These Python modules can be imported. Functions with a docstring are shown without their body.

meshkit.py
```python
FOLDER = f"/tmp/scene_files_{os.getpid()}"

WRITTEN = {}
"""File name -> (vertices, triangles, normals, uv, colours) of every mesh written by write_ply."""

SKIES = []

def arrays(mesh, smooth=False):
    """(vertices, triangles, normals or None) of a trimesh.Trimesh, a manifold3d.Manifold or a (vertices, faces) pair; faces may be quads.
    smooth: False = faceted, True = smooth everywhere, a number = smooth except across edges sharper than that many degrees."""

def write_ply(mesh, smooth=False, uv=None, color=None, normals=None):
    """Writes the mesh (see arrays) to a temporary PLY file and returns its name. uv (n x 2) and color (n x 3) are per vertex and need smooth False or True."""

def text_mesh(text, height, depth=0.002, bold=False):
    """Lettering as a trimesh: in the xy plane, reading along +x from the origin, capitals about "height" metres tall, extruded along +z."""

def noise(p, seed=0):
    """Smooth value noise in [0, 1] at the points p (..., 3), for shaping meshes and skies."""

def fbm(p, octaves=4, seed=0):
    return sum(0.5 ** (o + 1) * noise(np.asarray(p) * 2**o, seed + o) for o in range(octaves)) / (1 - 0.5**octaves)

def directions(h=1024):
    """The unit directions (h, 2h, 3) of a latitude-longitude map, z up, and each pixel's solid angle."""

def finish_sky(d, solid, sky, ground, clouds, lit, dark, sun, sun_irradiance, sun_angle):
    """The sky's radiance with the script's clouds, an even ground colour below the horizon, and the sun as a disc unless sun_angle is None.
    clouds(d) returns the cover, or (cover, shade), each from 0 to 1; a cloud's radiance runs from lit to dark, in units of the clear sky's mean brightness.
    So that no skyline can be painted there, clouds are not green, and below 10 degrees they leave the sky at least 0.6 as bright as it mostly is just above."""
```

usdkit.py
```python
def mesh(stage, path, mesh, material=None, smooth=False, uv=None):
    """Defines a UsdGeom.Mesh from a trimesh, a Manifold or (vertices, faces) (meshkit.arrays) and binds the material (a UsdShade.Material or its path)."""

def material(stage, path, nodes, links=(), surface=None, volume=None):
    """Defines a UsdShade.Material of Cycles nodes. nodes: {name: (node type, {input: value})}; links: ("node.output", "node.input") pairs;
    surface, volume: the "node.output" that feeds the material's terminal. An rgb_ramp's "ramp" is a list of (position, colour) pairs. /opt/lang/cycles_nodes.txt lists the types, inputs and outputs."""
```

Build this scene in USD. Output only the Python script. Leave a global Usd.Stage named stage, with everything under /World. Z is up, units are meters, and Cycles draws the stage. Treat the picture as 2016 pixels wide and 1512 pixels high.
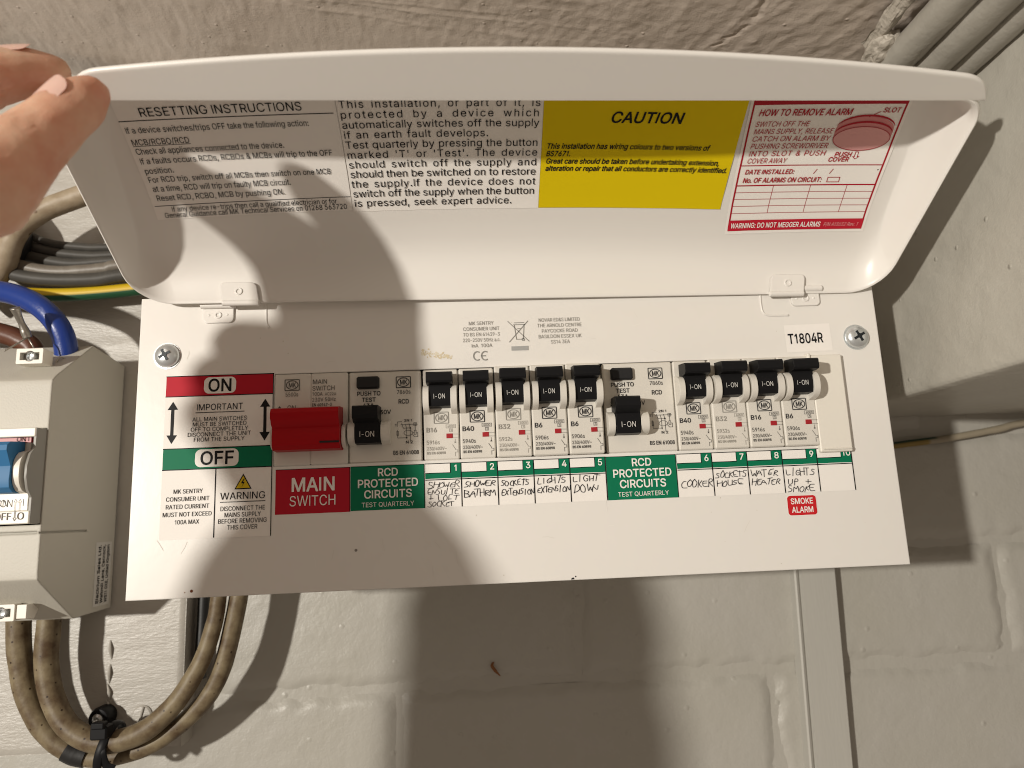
import math, random, sys
import numpy as np, trimesh, shapely
from shapely.geometry import Polygon, LineString, Point, box as sbox
from shapely import affinity
import usdkit, meshkit
from pxr import Usd, UsdGeom, UsdLux, UsdShade, Gf, Sdf, Vt

random.seed(7); RNG = np.random.default_rng(7)
stage = Usd.Stage.CreateInMemory()
UsdGeom.SetStageUpAxis(stage, UsdGeom.Tokens.z); UsdGeom.SetStageMetersPerUnit(stage, 1.0)
UsdGeom.Xform.Define(stage, '/World'); UsdGeom.Scope.Define(stage, '/World/Looks')
stage.SetDefaultPrim(stage.GetPrimAtPath('/World'))
MM = 0.001
# lengths below are millimetres: x right, y into the wall (front cover of the unit at y = 0), z up

# ---------------------------------------------------------------- camera
cam = UsdGeom.Camera.Define(stage, '/World/camera')
CPOS = np.array([10.07, -349.3, -4.43]); YAW, PITCH, ROLL = -0.04710, -0.18114, -0.04243
def _rot(rx, ry, rz):
    cx, sx, cy, sy, cz, sz = math.cos(rx), math.sin(rx), math.cos(ry), math.sin(ry), math.cos(rz), math.sin(rz)
    return (np.array([[cz, -sz, 0], [sz, cz, 0], [0, 0, 1]]) @ np.array([[1, 0, 0], [0, cx, -sx], [0, sx, cx]]) @ np.array([[cy, 0, sy], [0, 1, 0], [-sy, 0, cy]]))
_R = _rot(PITCH, YAW, ROLL) @ np.array([[1, 0, 0], [0, 0, -1], [0, 1, 0]], float)
_m = Gf.Matrix4d(*[float(v) for v in (*_R[0], 0, *(-_R[1]), 0, *(-_R[2]), 0, *(CPOS * MM), 1)])
cam.AddTransformOp().Set(_m)
cam.CreateHorizontalApertureAttr(36.0); cam.CreateVerticalApertureAttr(27.0)
cam.CreateFocalLengthAttr(1391.79 / 2016 * 36); cam.CreateFStopAttr(1391.79 / 2016 * 36 / 2.7)
cam.CreateFocusDistanceAttr(0.350); cam.CreateClippingRangeAttr(Gf.Vec2f(0.01, 50.0))
cam.CreateExposureAttr(0.0)

# ---------------------------------------------------------------- light: one warm lamp out to the left, dim warm surroundings
LAMP = np.array([-1200.0, -1500.0, 115.0])
lamp = UsdLux.SphereLight.Define(stage, '/World/room_lamp')
lamp.AddTranslateOp().Set(Gf.Vec3d(*(LAMP * MM)))
lamp.CreateRadiusAttr(0.034); lamp.CreateNormalizeAttr(True)
lamp.CreateIntensityAttr(44.0); lamp.CreateColorAttr(Gf.Vec3f(1.0, 0.938, 0.845))
dome = UsdLux.DomeLight.Define(stage, '/World/surrounding_light')
AMB = usdkit.material(stage, '/World/Looks/ambient', {'b': ('background_shader', {'color': (0.265, 0.217, 0.174), 'strength': 1.0})}, [], surface='b.background')
UsdShade.MaterialBindingAPI.Apply(dome.GetPrim()).Bind(AMB)

# ---------------------------------------------------------------- materials
MATS = {}
def mat(name, col, rough=0.45, bump=None, vary=None, spec=0.5, metal=0.0, sss=0.0, bevel=0.0, stretch=None, coat=0.0, vcol=False, nibs=None, dots=None):
    """bump: [(scale per m, height mm)], vary: (scale, second colour, sharpness)"""
    n = {'p': ('principled_bsdf', {'base_color': col, 'roughness': rough, 'specular_ior_level': spec, 'metallic': metal, 'coat_weight': coat, 'coat_roughness': 0.15}), 'g': ('geometry', {})}
    l = []
    pos = 'g.position'
    if stretch:
        n['mp'] = ('mapping', {'scale': stretch}); l.append(('g.position', 'mp.vector')); pos = 'mp.vector'
    if sss: n['p'][1].update({'subsurface_weight': sss, 'subsurface_scale': 0.004, 'subsurface_radius': (1.0, 0.35, 0.2)})
    if vcol:
        n['a'] = ('attribute', {'attribute': 'col'}); l.append(('a.color', 'p.base_color'))
    if vary:
        n['vn'] = ('noise_texture', {'scale': vary[0], 'detail': 5.0, 'roughness': 0.6})
        n['vr'] = ('rgb_ramp', {'ramp': [(0.5 - vary[2], col), (0.5 + vary[2], vary[1])]})
        l += [('g.position', 'vn.vector'), ('vn.fac', 'vr.fac'), ('vr.color', 'p.base_color')]
    if dots:
        n['dv'] = ('voronoi_texture', {'scale': dots[0], 'randomness': 1.0}); n['dr'] = ('rgb_ramp', {'ramp': [(0.0, dots[1]), (dots[2], dots[1]), (dots[2] * 1.5, (1, 1, 1))]}); n['dm'] = ('mix', {'mix_type': 'multiply', 'fac': 1.0})
        l = [x for x in l if x[1] != 'p.base_color'] + [('g.position', 'dv.vector'), ('dv.distance', 'dr.fac'), ('vr.color', 'dm.color1'), ('dr.color', 'dm.color2'), ('dm.color', 'p.base_color')]
    last = None
    if bevel:
        n['bv'] = ('bevel', {'samples': 6, 'radius': bevel * MM}); last = 'bv.bevel'
    for i, (sc, h) in enumerate(bump or []):
        n[f'n{i}'] = ('noise_texture', {'scale': sc, 'detail': 3.0, 'roughness': 0.55})
        n[f'b{i}'] = ('bump', {'strength': 1.0, 'distance': h * MM})
        l += [(pos, f'n{i}.vector'), (f'n{i}.fac', f'b{i}.height')]
        if last: l.append((last, f'b{i}.normal'))
        last = f'b{i}.normal'
    if nibs:
        n['vo'] = ('voronoi_texture', {'scale': nibs[0], 'randomness': 1.0}); n['vq'] = ('rgb_ramp', {'ramp': [(0.0, (1, 1, 1)), (nibs[2], (0, 0, 0))]}); n['vb'] = ('bump', {'strength': 1.0, 'distance': nibs[1] * MM})
        l += [('g.position', 'vo.vector'), ('vo.distance', 'vq.fac'), ('vq.color', 'vb.height')]
        if last: l.append((last, 'vb.normal'))
        last = 'vb.normal'
    if last: l.append((last, 'p.normal'))
    MATS[name] = usdkit.material(stage, f'/World/Looks/{name}', n, l, surface='p.BSDF')
    return MATS[name]
mat('white_powder_coat', (0.80, 0.775, 0.735), 0.33, bump=[(1500, 0.012), (160, 0.05)], bevel=0.8)
mat('lid_paint', (0.80, 0.775, 0.735), 0.33, bump=[(1500, 0.012)])
mat('device_plastic', (0.69, 0.66, 0.60), 0.42, bump=[(2500, 0.006)], bevel=0.35)
mat('cream_plastic', (0.80, 0.765, 0.69), 0.4, bevel=0.4)
mat('black_plastic', (0.009, 0.009, 0.010), 0.42, bump=[(1800, 0.012)], bevel=0.35, spec=0.14)
mat('grey_button', (0.022, 0.022, 0.023), 0.5, bevel=0.4, spec=0.2)
mat('red_plastic', (0.40, 0.006, 0.010), 0.36, spec=0.12, bevel=0.4, bump=[(900, 0.01)])
mat('indicator_red', (0.36, 0.012, 0.02), 0.4)
mat('blue_plastic', (0.04, 0.17, 0.36), 0.45, spec=0.2, bevel=0.5, bump=[(1500, 0.01)])
mat('fuse_box_plastic', (0.51, 0.49, 0.43), 0.5, bump=[(900, 0.11)], bevel=1.6)
mat('grey_plastic', (0.27, 0.26, 0.235), 0.45, bevel=0.4)
mat('dark_gap', (0.01, 0.01, 0.011), 0.7)
mat('wall_paint', (0.445, 0.43, 0.392), 0.42, bump=[(45, 0.5), (260, 0.26), (800, 0.12)], vary=(14, (0.415, 0.40, 0.35), 0.25), spec=0.5, nibs=(55, 0.5, 0.11))
mat('side_paint', (0.45, 0.435, 0.385), 0.40, bump=[(60, 0.5), (330, 0.2), (1000, 0.08)], vary=(18, (0.42, 0.40, 0.35), 0.25), nibs=(70, 0.7, 0.10))
mat('board_paint', (0.455, 0.435, 0.39), 0.36, bump=[(40, 0.45), (300, 0.22), (1100, 0.06)], vary=(20, (0.41, 0.385, 0.345), 0.25), stretch=(1, 1, 3.2))
mat('ceiling_paint', (0.62, 0.54, 0.475), 0.34, bump=[(420, 0.22), (1000, 0.14)], vary=(9, (0.57, 0.495, 0.42), 0.3), nibs=(90, 0.5, 0.10))
mat('pipe_paint', (0.40, 0.38, 0.335), 0.35, bump=[(120, 0.5), (500, 0.18)], vary=(60, (0.34, 0.32, 0.28), 0.2))
mat('batten_paint', (0.45, 0.44, 0.40), 0.45, bump=[(140, 0.2), (500, 0.1)], stretch=(1, 1, 0.12))
mat('beige_cable', (0.225, 0.18, 0.108), 0.5, bump=[(500, 0.1), (90, 0.3)], vary=(85, (0.085, 0.052, 0.026), 0.15), dots=(210, (0.20, 0.14, 0.09), 0.10), spec=0.35)
mat('pale_cable', (0.40, 0.33, 0.235), 0.5, bump=[(420, 0.12)], vary=(150, (0.28, 0.215, 0.14), 0.22), dots=(120, (0.4, 0.3, 0.2), 0.12))
mat('grey_cable', (0.062, 0.059, 0.053), 0.5, bump=[(300, 0.1)], vary=(70, (0.08, 0.075, 0.066), 0.2), spec=0.25)
mat('light_grey_cable', (0.20, 0.18, 0.15), 0.45, bump=[(500, 0.1)], vary=(190, (0.15, 0.125, 0.10), 0.22))
mat('blue_cable', (0.005, 0.036, 0.24), 0.36, bump=[(700, 0.12)], coat=0.2)
mat('brown_cable', (0.105, 0.038, 0.02), 0.35, bump=[(500, 0.06)])
mat('black_rubber', (0.012, 0.012, 0.012), 0.5, bump=[(600, 0.06)])
mat('steel', (0.66, 0.69, 0.70), 0.30, metal=0.72, bump=[(1200, 0.06)])
mat('lead', (0.42, 0.40, 0.36), 0.38, metal=1.0, bump=[(900, 0.15)])
mat('steel_dark', (0.02, 0.025, 0.03), 0.4, metal=0.5)
mat('skin', (0.73, 0.475, 0.335), 0.46, bump=[(420, 0.16), (1500, 0.05)], vary=(40, (0.62, 0.29, 0.19), 0.16), sss=0.18)
mat('nail', (0.76, 0.49, 0.41), 0.3, sss=0.1)
mat('sleeve_cloth', (0.10, 0.10, 0.11), 0.9, bump=[(400, 0.4)])
mat('flake', (0.22, 0.085, 0.02), 0.6)
mat('plaster', (0.46, 0.42, 0.36), 0.5, bump=[(150, 1.4), (500, 0.5)])
mat('print', (0.8, 0.8, 0.8), 0.5, vcol=True, spec=0.14)
mat('lead_print', (0.5, 0.5, 0.5), 0.5, vcol=True)

# ---------------------------------------------------------------- prim helpers
USED = {}
def numbered(parent, name):
    k = USED.get((parent, name), 0); USED[(parent, name)] = k + 1
    return f'{parent}/{name}' if k == 0 else f'{parent}/{name}_{k:03d}'
def tag(o, label=None, cat=None, group=None, kind=None):
    p = o.GetPrim() if hasattr(o, 'GetPrim') else o
    for k, v in (('label', label), ('category', cat), ('group', group), ('kind', kind)):
        if v: p.SetCustomDataByKey(k, v)
    return o
def path_of(o): return '/World' if o is None else str((o.GetPrim() if hasattr(o, 'GetPrim') else o).GetPath())
def thing(name, label, cat, group=None):
    x = UsdGeom.Xform.Define(stage, numbered('/World', name))
    return tag(x, label, cat, group)
def obj(name, m, material, parent=None, smooth=30, label=None, col=None):
    """one Mesh prim from a trimesh (or list of them) in millimetres"""
    if isinstance(m, (list, tuple)) and not isinstance(m[0], np.ndarray): m = trimesh.util.concatenate(list(m))
    if isinstance(m, tuple): m = trimesh.Trimesh(m[0], m[1], process=False)
    m = m.copy(); m.vertices = np.asarray(m.vertices) * MM
    o = usdkit.mesh(stage, numbered(path_of(parent), name), m, MATS[material] if isinstance(material, str) else material, smooth=False if col is not None else smooth)
    if col is not None:
        UsdGeom.PrimvarsAPI(o).CreatePrimvar('col', Sdf.ValueTypeNames.Color3fArray, 'vertex').Set(Vt.Vec3fArray.FromNumpy(np.asarray(col, np.float32)))
    if label: tag(o, label)
    return o

# ---------------------------------------------------------------- shape helpers
def cbox(x0, x1, y0, y1, z0, z1, b=0.4):
    pts = []
    for sx in (0, 1):
        for sy in (0, 1):
            for sz in (0, 1):
                c = np.array([(x0, x1)[sx], (y0, y1)[sy], (z0, z1)[sz]], float)
                s = np.array([1 - 2 * sx, 1 - 2 * sy, 1 - 2 * sz]) * b
                pts += [c + s * (1, 1, 0), c + s * (1, 0, 1), c + s * (0, 1, 1)]
    return trimesh.convex.convex_hull(np.array(pts))
def pbox(x0, x1, y0, y1, z0, z1):
    m = trimesh.creation.box((x1 - x0, y1 - y0, z1 - z0)); m.apply_translation(((x0 + x1) / 2, (y0 + y1) / 2, (z0 + z1) / 2)); return m
def prism_x(poly, x0, x1):
    """profile in (y, z) swept along x"""
    m = trimesh.creation.extrude_polygon(Polygon(poly) if not hasattr(poly, 'geom_type') else poly, x1 - x0, engine='earcut')
    v = m.vertices.copy(); m.vertices = np.stack([v[:, 2] + x0, v[:, 0], v[:, 1]], 1); return fixn(m)
def prism_y(poly, y0, y1):
    """outline in (x, z) given thickness along y"""
    m = trimesh.creation.extrude_polygon(Polygon(poly) if not hasattr(poly, 'geom_type') else poly, y1 - y0, engine='earcut')
    v = m.vertices.copy(); m.vertices = np.stack([v[:, 0], v[:, 2] + y0, v[:, 1]], 1); return fixn(m)
def fixn(m):
    if m.volume < 0: m.invert()
    return m
def spline(pts, per=10):
    P = np.array(pts, float); P = np.vstack([2 * P[0] - P[1], P, 2 * P[-1] - P[-2]]); out = []
    for i in range(1, len(P) - 2):
        for t in np.linspace(0, 1, per, endpoint=False):
            a, b, c, d = P[i - 1:i + 3]
            out.append(.5 * ((2 * b) + (-a + c) * t + (2 * a - 5 * b + 4 * c - d) * t * t + (-a + 3 * b - 3 * c + d) * t ** 3))
    return np.array(out + [P[-2]])
def tube(pts, r, sides=16, per=10, squash=1.0, jitter=0.0, raw=False, colfn=None):
    C = np.array(pts, float) if raw else spline(pts, per)
    R = np.interp(np.linspace(0, 1, len(C)), np.linspace(0, 1, len(np.atleast_1d(r))), np.atleast_1d(r)) if np.ndim(r) else np.full(len(C), r)
    T = np.gradient(C, axis=0); T /= np.linalg.norm(T, axis=1, keepdims=True)
    N = np.cross(T[0], [0, 1, 0.1]); N /= np.linalg.norm(N); V = []
    for i in range(len(C)):
        N = N - T[i] * (N @ T[i]); N /= np.linalg.norm(N); Bn = np.cross(T[i], N)
        a = np.linspace(0, 2 * np.pi, sides, endpoint=False)
        ring = C[i] + R[i] * (np.outer(np.cos(a), N) + np.outer(np.sin(a), Bn) * squash)
        V.append(ring)
    V = np.array(V)
    if jitter: V = V + (meshkit.fbm(V.reshape(-1, 3) / 9.0, 3, 5).reshape(V.shape[:2])[..., None] - .5) * jitter * (V - C[:, None]) / R[:, None, None]
    n = len(C); F = []
    for i in range(n - 1):
        for j in range(sides):
            a, b, c, d = i * sides + j, i * sides + (j + 1) % sides, (i + 1) * sides + (j + 1) % sides, (i + 1) * sides + j
            F += [(a, b, c), (a, c, d)]
    V = V.reshape(-1, 3); k = len(V); V = np.vstack([V, C[0], C[-1]])
    for j in range(sides):
        F += [(k, (j + 1) % sides, j), (k + 1, (n - 1) * sides + j, (n - 1) * sides + (j + 1) % sides)]
    return fixn(trimesh.Trimesh(V, F, process=False))
def cyl_y(x, z, r, y0, y1, seg=32):
    return prism_y(Point(x, z).buffer(r, seg // 4), y0, y1)
def lathe_y(prof, x, z, seg=40):
    """profile of (radius, y) spun about the y direction through (x, z)"""
    a = np.linspace(0, 2 * np.pi, seg, endpoint=False); V = []; F = []
    for r, y in prof: V.append(np.stack([x + r * np.cos(a), np.full(seg, y), z + r * np.sin(a)], 1))
    for i in range(len(prof) - 1):
        for j in range(seg):
            A, B, C, D = i * seg + j, i * seg + (j + 1) % seg, (i + 1) * seg + (j + 1) % seg, (i + 1) * seg + j
            F += [(A, B, C), (A, C, D)]
    return trimesh.Trimesh(np.vstack(V), F, process=True)
def grid_mesh(P):
    h, w = P.shape[:2]; i = np.arange(h * w).reshape(h, w)
    a, b, c, d = i[:-1, :-1].ravel(), i[:-1, 1:].ravel(), i[1:, 1:].ravel(), i[1:, :-1].ravel()
    return trimesh.Trimesh(P.reshape(-1, 3), np.vstack([np.stack([a, b, c], 1), np.stack([a, c, d], 1)]), process=False)

# ---------------------------------------------------------------- printing: flat sheets of coloured shapes and lettering
GLYPH = {}
def glyph(ch, bold):
    k = (ch, bold)
    if k not in GLYPH:
        if ('I', bold) not in GLYPH and ch != 'I': glyph('I', bold)
        mi = meshkit.text_mesh('I', 1, 0.1, bold).bounds[1][0]
        t = 0.17 if bold else 0.115
        if ch in 'Il': h = 1.0 if ch == 'I' else 1.04; GLYPH[k] = (np.array([(.09, 0), (.09 + t, 0), (.09 + t, h), (.09, h)]), np.array([(0, 1, 2), (0, 2, 3)]), .18 + t)
        elif ch == '1': GLYPH[k] = (np.array([(.34, 0), (.34 + t, 0), (.34 + t, 1), (.36, 1), (.34, .74), (.12, .70), (.12, .80)]), np.array([(0, 1, 2), (0, 2, 3), (0, 3, 4), (4, 3, 6), (4, 6, 5)]), .68)
        elif ch == ' ':
            adv = meshkit.text_mesh('I I', 1, 0.1, bold).bounds[1][0] - meshkit.text_mesh('II', 1, 0.1, bold).bounds[1][0]
            GLYPH[k] = (np.zeros((0, 2)), np.zeros((0, 3), int), adv)
        else:
            m = meshkit.text_mesh(ch, 1, 0.1, bold)
            adv = meshkit.text_mesh(ch + 'I', 1, 0.1, bold).bounds[1][0] - mi
            top = m.face_normals[:, 2] > 0.9
            s = m.submesh([np.nonzero(top)[0]], append=True, repair=False)
            GLYPH[k] = (np.array(s.vertices)[:, :2], np.array(s.faces), adv)
    return GLYPH[k]
BLACK, INK = (0.012, 0.012, 0.013), (0.05, 0.05, 0.055)
WHITE, PAPER = (0.80, 0.775, 0.74), (0.87, 0.84, 0.80)
REDP, GREENP, YELLOWP = (0.48, 0.014, 0.03), (0.004, 0.17, 0.082), (0.72, 0.55, 0.003)
class Print:
    def __init__(s): s.L = []
    def add(s, v, f, col, lev): s.L.append((np.asarray(v, float), np.asarray(f, int), col, lev))
    def poly(s, g, col, lev=1):
        for q in getattr(g, 'geoms', [g]):
            if q.is_empty or q.area < 1e-6: continue
            v, f = trimesh.creation.triangulate_polygon(q, engine='earcut')
            s.add(v, f, col, lev)
    def rect(s, x0, z0, x1, z1, col, lev=1): s.poly(sbox(min(x0, x1), min(z0, z1), max(x0, x1), max(z0, z1)), col, lev)
    def line(s, pts, w, col, lev=2, cap='flat'): s.poly(LineString(pts).buffer(w / 2, 3, cap_style=cap), col, lev)
    def text(s, t, x, z, h, col, w=None, al='l', bold=False, slant=0.0, track=False, lev=3):
        G = [glyph(c, bold) for c in t]; adv = np.array([g[2] for g in G]) * h; sx = 1.0
        if w:
            if track and w > adv.sum():
                wt = np.array([3.5 if c == ' ' else 1.0 for c in t]); wt[-1] = 0; adv = adv + wt / wt.sum() * (w - adv.sum())
            else: sx = w / adv.sum()
        tot = adv.sum() * sx; x0 = x - {'l': 0, 'c': tot / 2, 'r': tot}[al]; V, F, n = [], [], 0
        for g, a, at in zip(G, adv, np.concatenate([[0], np.cumsum(adv)[:-1]])):
            if len(g[0]):
                V.append(np.stack([x0 + (at + g[0][:, 0] * h) * sx + slant * g[0][:, 1] * h, z + g[0][:, 1] * h], 1)); F.append(g[1] + n); n += len(g[0])
        if V: s.add(np.vstack(V), np.vstack(F), col, lev)
    def turn(s, deg, cx, cz):
        a = math.radians(deg); R = np.array([[math.cos(a), math.sin(a)], [-math.sin(a), math.cos(a)]])
        s.L = [((v - (cx, cz)) @ R + (cx, cz), f, c, l) for v, f, c, l in s.L]
    def build(s, name, parent, mp, label=None, fine=None, material='print', step=0.07, lift=0.12):
        V, F, C, n = [], [], [], 0
        for v, f, c, l in s.L:
            if fine and np.ptp(v, axis=0).max() > fine:
                v3, f = trimesh.remesh.subdivide_to_size(np.column_stack([v, np.zeros(len(v))]), f, fine); v = v3[:, :2]
            W = mp(np.column_stack([v, np.full(len(v), lift + step * l)]))
            t = W[f]; nn = np.cross(t[:, 1] - t[:, 0], t[:, 2] - t[:, 0])
            f = np.where((nn[:, 1] > 0)[:, None], f[:, ::-1], f)
            V.append(W); F.append(f + n); C.append(np.tile(c, (len(v), 1))); n += len(v)
        V, F, C = np.vstack(V), np.vstack(F), np.vstack(C); k = np.unique(F); m = np.zeros(len(V), int); m[k] = np.arange(len(k))
        return obj(name, (V[k], m[F]), material, parent, label=label, col=C[k])
def on_plane(y):   # print lying on a vertical sheet at depth y, seen from the front
    return lambda p: np.column_stack([p[:, 0], y - p[:, 2], p[:, 1]])

# handwriting: pen strokes on a unit box
PEN = {'A': [[(0, 0), (.4, 1), (.8, 0)], [(.15, .4), (.7, .42)]], 'B': [[(.05, 0), (.05, 1)], [(.05, 1), (.6, .9), (.55, .55), (.1, .5), (.7, .42), (.65, .05), (0, 0)]],
 'C': [[(.75, .85), (.4, 1), (.08, .6), (.15, .1), (.75, .1)]], 'D': [[(.1, 0), (.1, 1), (.6, .85), (.75, .4), (.5, .05), (.05, 0)]], 'E': [[(.7, 1), (.1, .95), (.08, .02), (.75, .05)], [(.1, .5), (.55, .52)]],
 'F': [[(.7, 1), (.1, 1), (.1, 0)], [(.1, .55), (.5, .55)]], 'G': [[(.75, .85), (.35, 1), (.05, .5), (.25, .02), (.7, .12), (.75, .45), (.4, .45)]], 'H': [[(.08, 1), (.1, 0)], [(.7, 1), (.68, 0)], [(.08, .5), (.7, .55)]],
 'I': [[(.3, 1), (.3, 0)]], 'K': [[(.1, 1), (.1, 0)], [(.65, .95), (.1, .45), (.7, 0)]], 'L': [[(.12, 1), (.1, .03), (.7, .08)]], 'M': [[(0, 0), (.12, 1), (.42, .3), (.7, 1), (.85, 0)]],
 'N': [[(.05, 0), (.08, 1), (.65, .05), (.72, 1)]], 'O': [[(.4, 1), (.05, .65), (.15, .05), (.6, .05), (.75, .6), (.4, 1)]], 'P': [[(.1, 0), (.1, 1), (.65, .95), (.65, .55), (.1, .5)]],
 'R': [[(.1, 0), (.1, 1), (.65, .9), (.6, .55), (.12, .5), (.75, 0)]], 'S': [[(.7, .9), (.25, 1), (.15, .65), (.65, .4), (.55, .05), (.02, .05)]], 'T': [[(0, .98), (.8, 1.0)], [(.42, 1), (.38, 0)]],
 'U': [[(.1, 1), (.1, .2), (.35, 0), (.65, .2), (.68, 1)]], 'V': [[(.05, 1), (.38, 0), (.72, 1)]], 'W': [[(0, 1), (.2, 0), (.42, .7), (.62, 0), (.85, 1)]], 'X': [[(.05, 1), (.7, 0)], [(.7, 1), (.05, 0)]], '+': [[(.4, .85), (.4, .1)], [(.05, .5), (.78, .48)]]}
def chaikin(p, n=2):
    p = np.array(p, float)
    for _ in range(n):
        q = np.empty((2 * len(p) - 2, 2)); q[0::2] = p[:-1] * .78 + p[1:] * .22; q[1::2] = p[:-1] * .22 + p[1:] * .78
        p = np.vstack([p[:1], q, p[-1:]])
    return p
def scrawl(pr, t, x, z, h, w, col=INK, rise=0.0, pen=0.30):
    step = w / len(t)
    for i, c in enumerate(t):
        if c == ' ': continue
        k = step * 0.92 * RNG.uniform(.9, 1.12); hh = h * RNG.uniform(.8, 1.22); sh = RNG.uniform(-.05, .28)
        for st in PEN[c]:
            q = chaikin([(a + RNG.normal(0, .045) + sh * b, b + RNG.normal(0, .045)) for a, b in st]) * (k / .72, hh)
            pr.line(q + (x + i * step, z + rise * i + RNG.normal(0, .18)), pen, col, 4, 'round')

def mk_logo(pr, x, z, w, h, col, lev=2):
    """rounded square frame round an oval with two capitals"""
    t = 0.42 * w / 7.6
    o = sbox(x, z, x + w, z + h).buffer(-0.5).buffer(0.5, 4); pr.poly(o.difference(o.buffer(-t)), col, lev)
    e = affinity.scale(Point(x + w / 2, z + h / 2).buffer(1, 12), w * .41, h * .40); pr.poly(e.difference(e.buffer(-t)), col, lev)
    pr.text('MK', x + w / 2, z + h / 2 - h * .205, h * .41, col, w=w * .50, al='c', bold=True, lev=lev)

# ================================================================ the setting
YW = 130.0                                              # painted brick wall behind everything
XB, ZC, ZU = 247.0, 214.0, 50.5                         # boxed-in side: its face, the ceiling, its underside
def sheet(n1, n2, fn):
    u, v = np.meshgrid(np.linspace(0, 1, n1), np.linspace(0, 1, n2)); return grid_mesh(fn(u, v))
def wall_base(u, v):
    x, z = -520 + u * 1220, -330 + v * 660
    y = YW + 1.7 + (meshkit.fbm(np.stack([x / 40, z / 40, 0 * x], -1), 3, 2) - .5) * .9
    return np.stack([x, y, z], -1)
back_wall = obj('back_wall', sheet(160, 90, wall_base), 'wall_paint', smooth=True)
tag(back_wall, kind='structure', label='grey painted brick wall behind the unit')
def brick(x0, x1, z0, z1, seed):
    nx, nz = max(8, int((x1 - x0) / 3)), max(8, int((z1 - z0) / 2.5))
    u, v = np.meshgrid(np.linspace(0, 1, nx), np.linspace(0, 1, nz)); x, z = x0 + u * (x1 - x0), z0 + v * (z1 - z0)
    n = meshkit.fbm(np.stack([x / 9, z / 9, 0 * x + seed], -1), 3, seed); n2 = meshkit.fbm(np.stack([x / 60, z / 60, 0 * x + seed], -1), 2, seed + 9)
    d = np.minimum(np.minimum(x - x0, x1 - x), np.minimum(z - z0, z1 - z)) + (n - .5) * 5.0
    t = np.clip(d / 6.5, 0, 1); t = t * t * (3 - 2 * t)
    y = YW + 2.5 * (1 - t) - (n - .5) * .55 - (n2 - .5) * 1.6 - 0.4
    return grid_mesh(np.stack([x, y, z], -1))
COURSES = [(-259, -188, [-410, -168, 72, 312, 552]), (-184, -113, [-288, -48, 193, 433, 673]), (-109, -38, [-171, 69, 222, 356, 600]), (-34, 37, [-280, -40, 200, 440, 680]), (41, 112, [-400, -160, 80, 320, 560]), (116, 187, [-280, -40, 200, 440, 680])]
for ci, (za, zb, xs) in enumerate(COURSES):
    for k in range(len(xs) - 1):
        if za > 38 and xs[k] > 240: continue
        obj('brick', brick(xs[k] + 1.5, xs[k + 1] - 1.5, za, zb, 10 * ci + k), 'wall_paint', back_wall, smooth=True)

def rough_sheet(n1, n2, fn, amp, scale, seed, axis):
    def f(u, v):
        P = fn(u, v); P[..., axis] += (meshkit.fbm(P / scale, 4, seed) - .5) * amp; return P
    return sheet(n1, n2, f)
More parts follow.
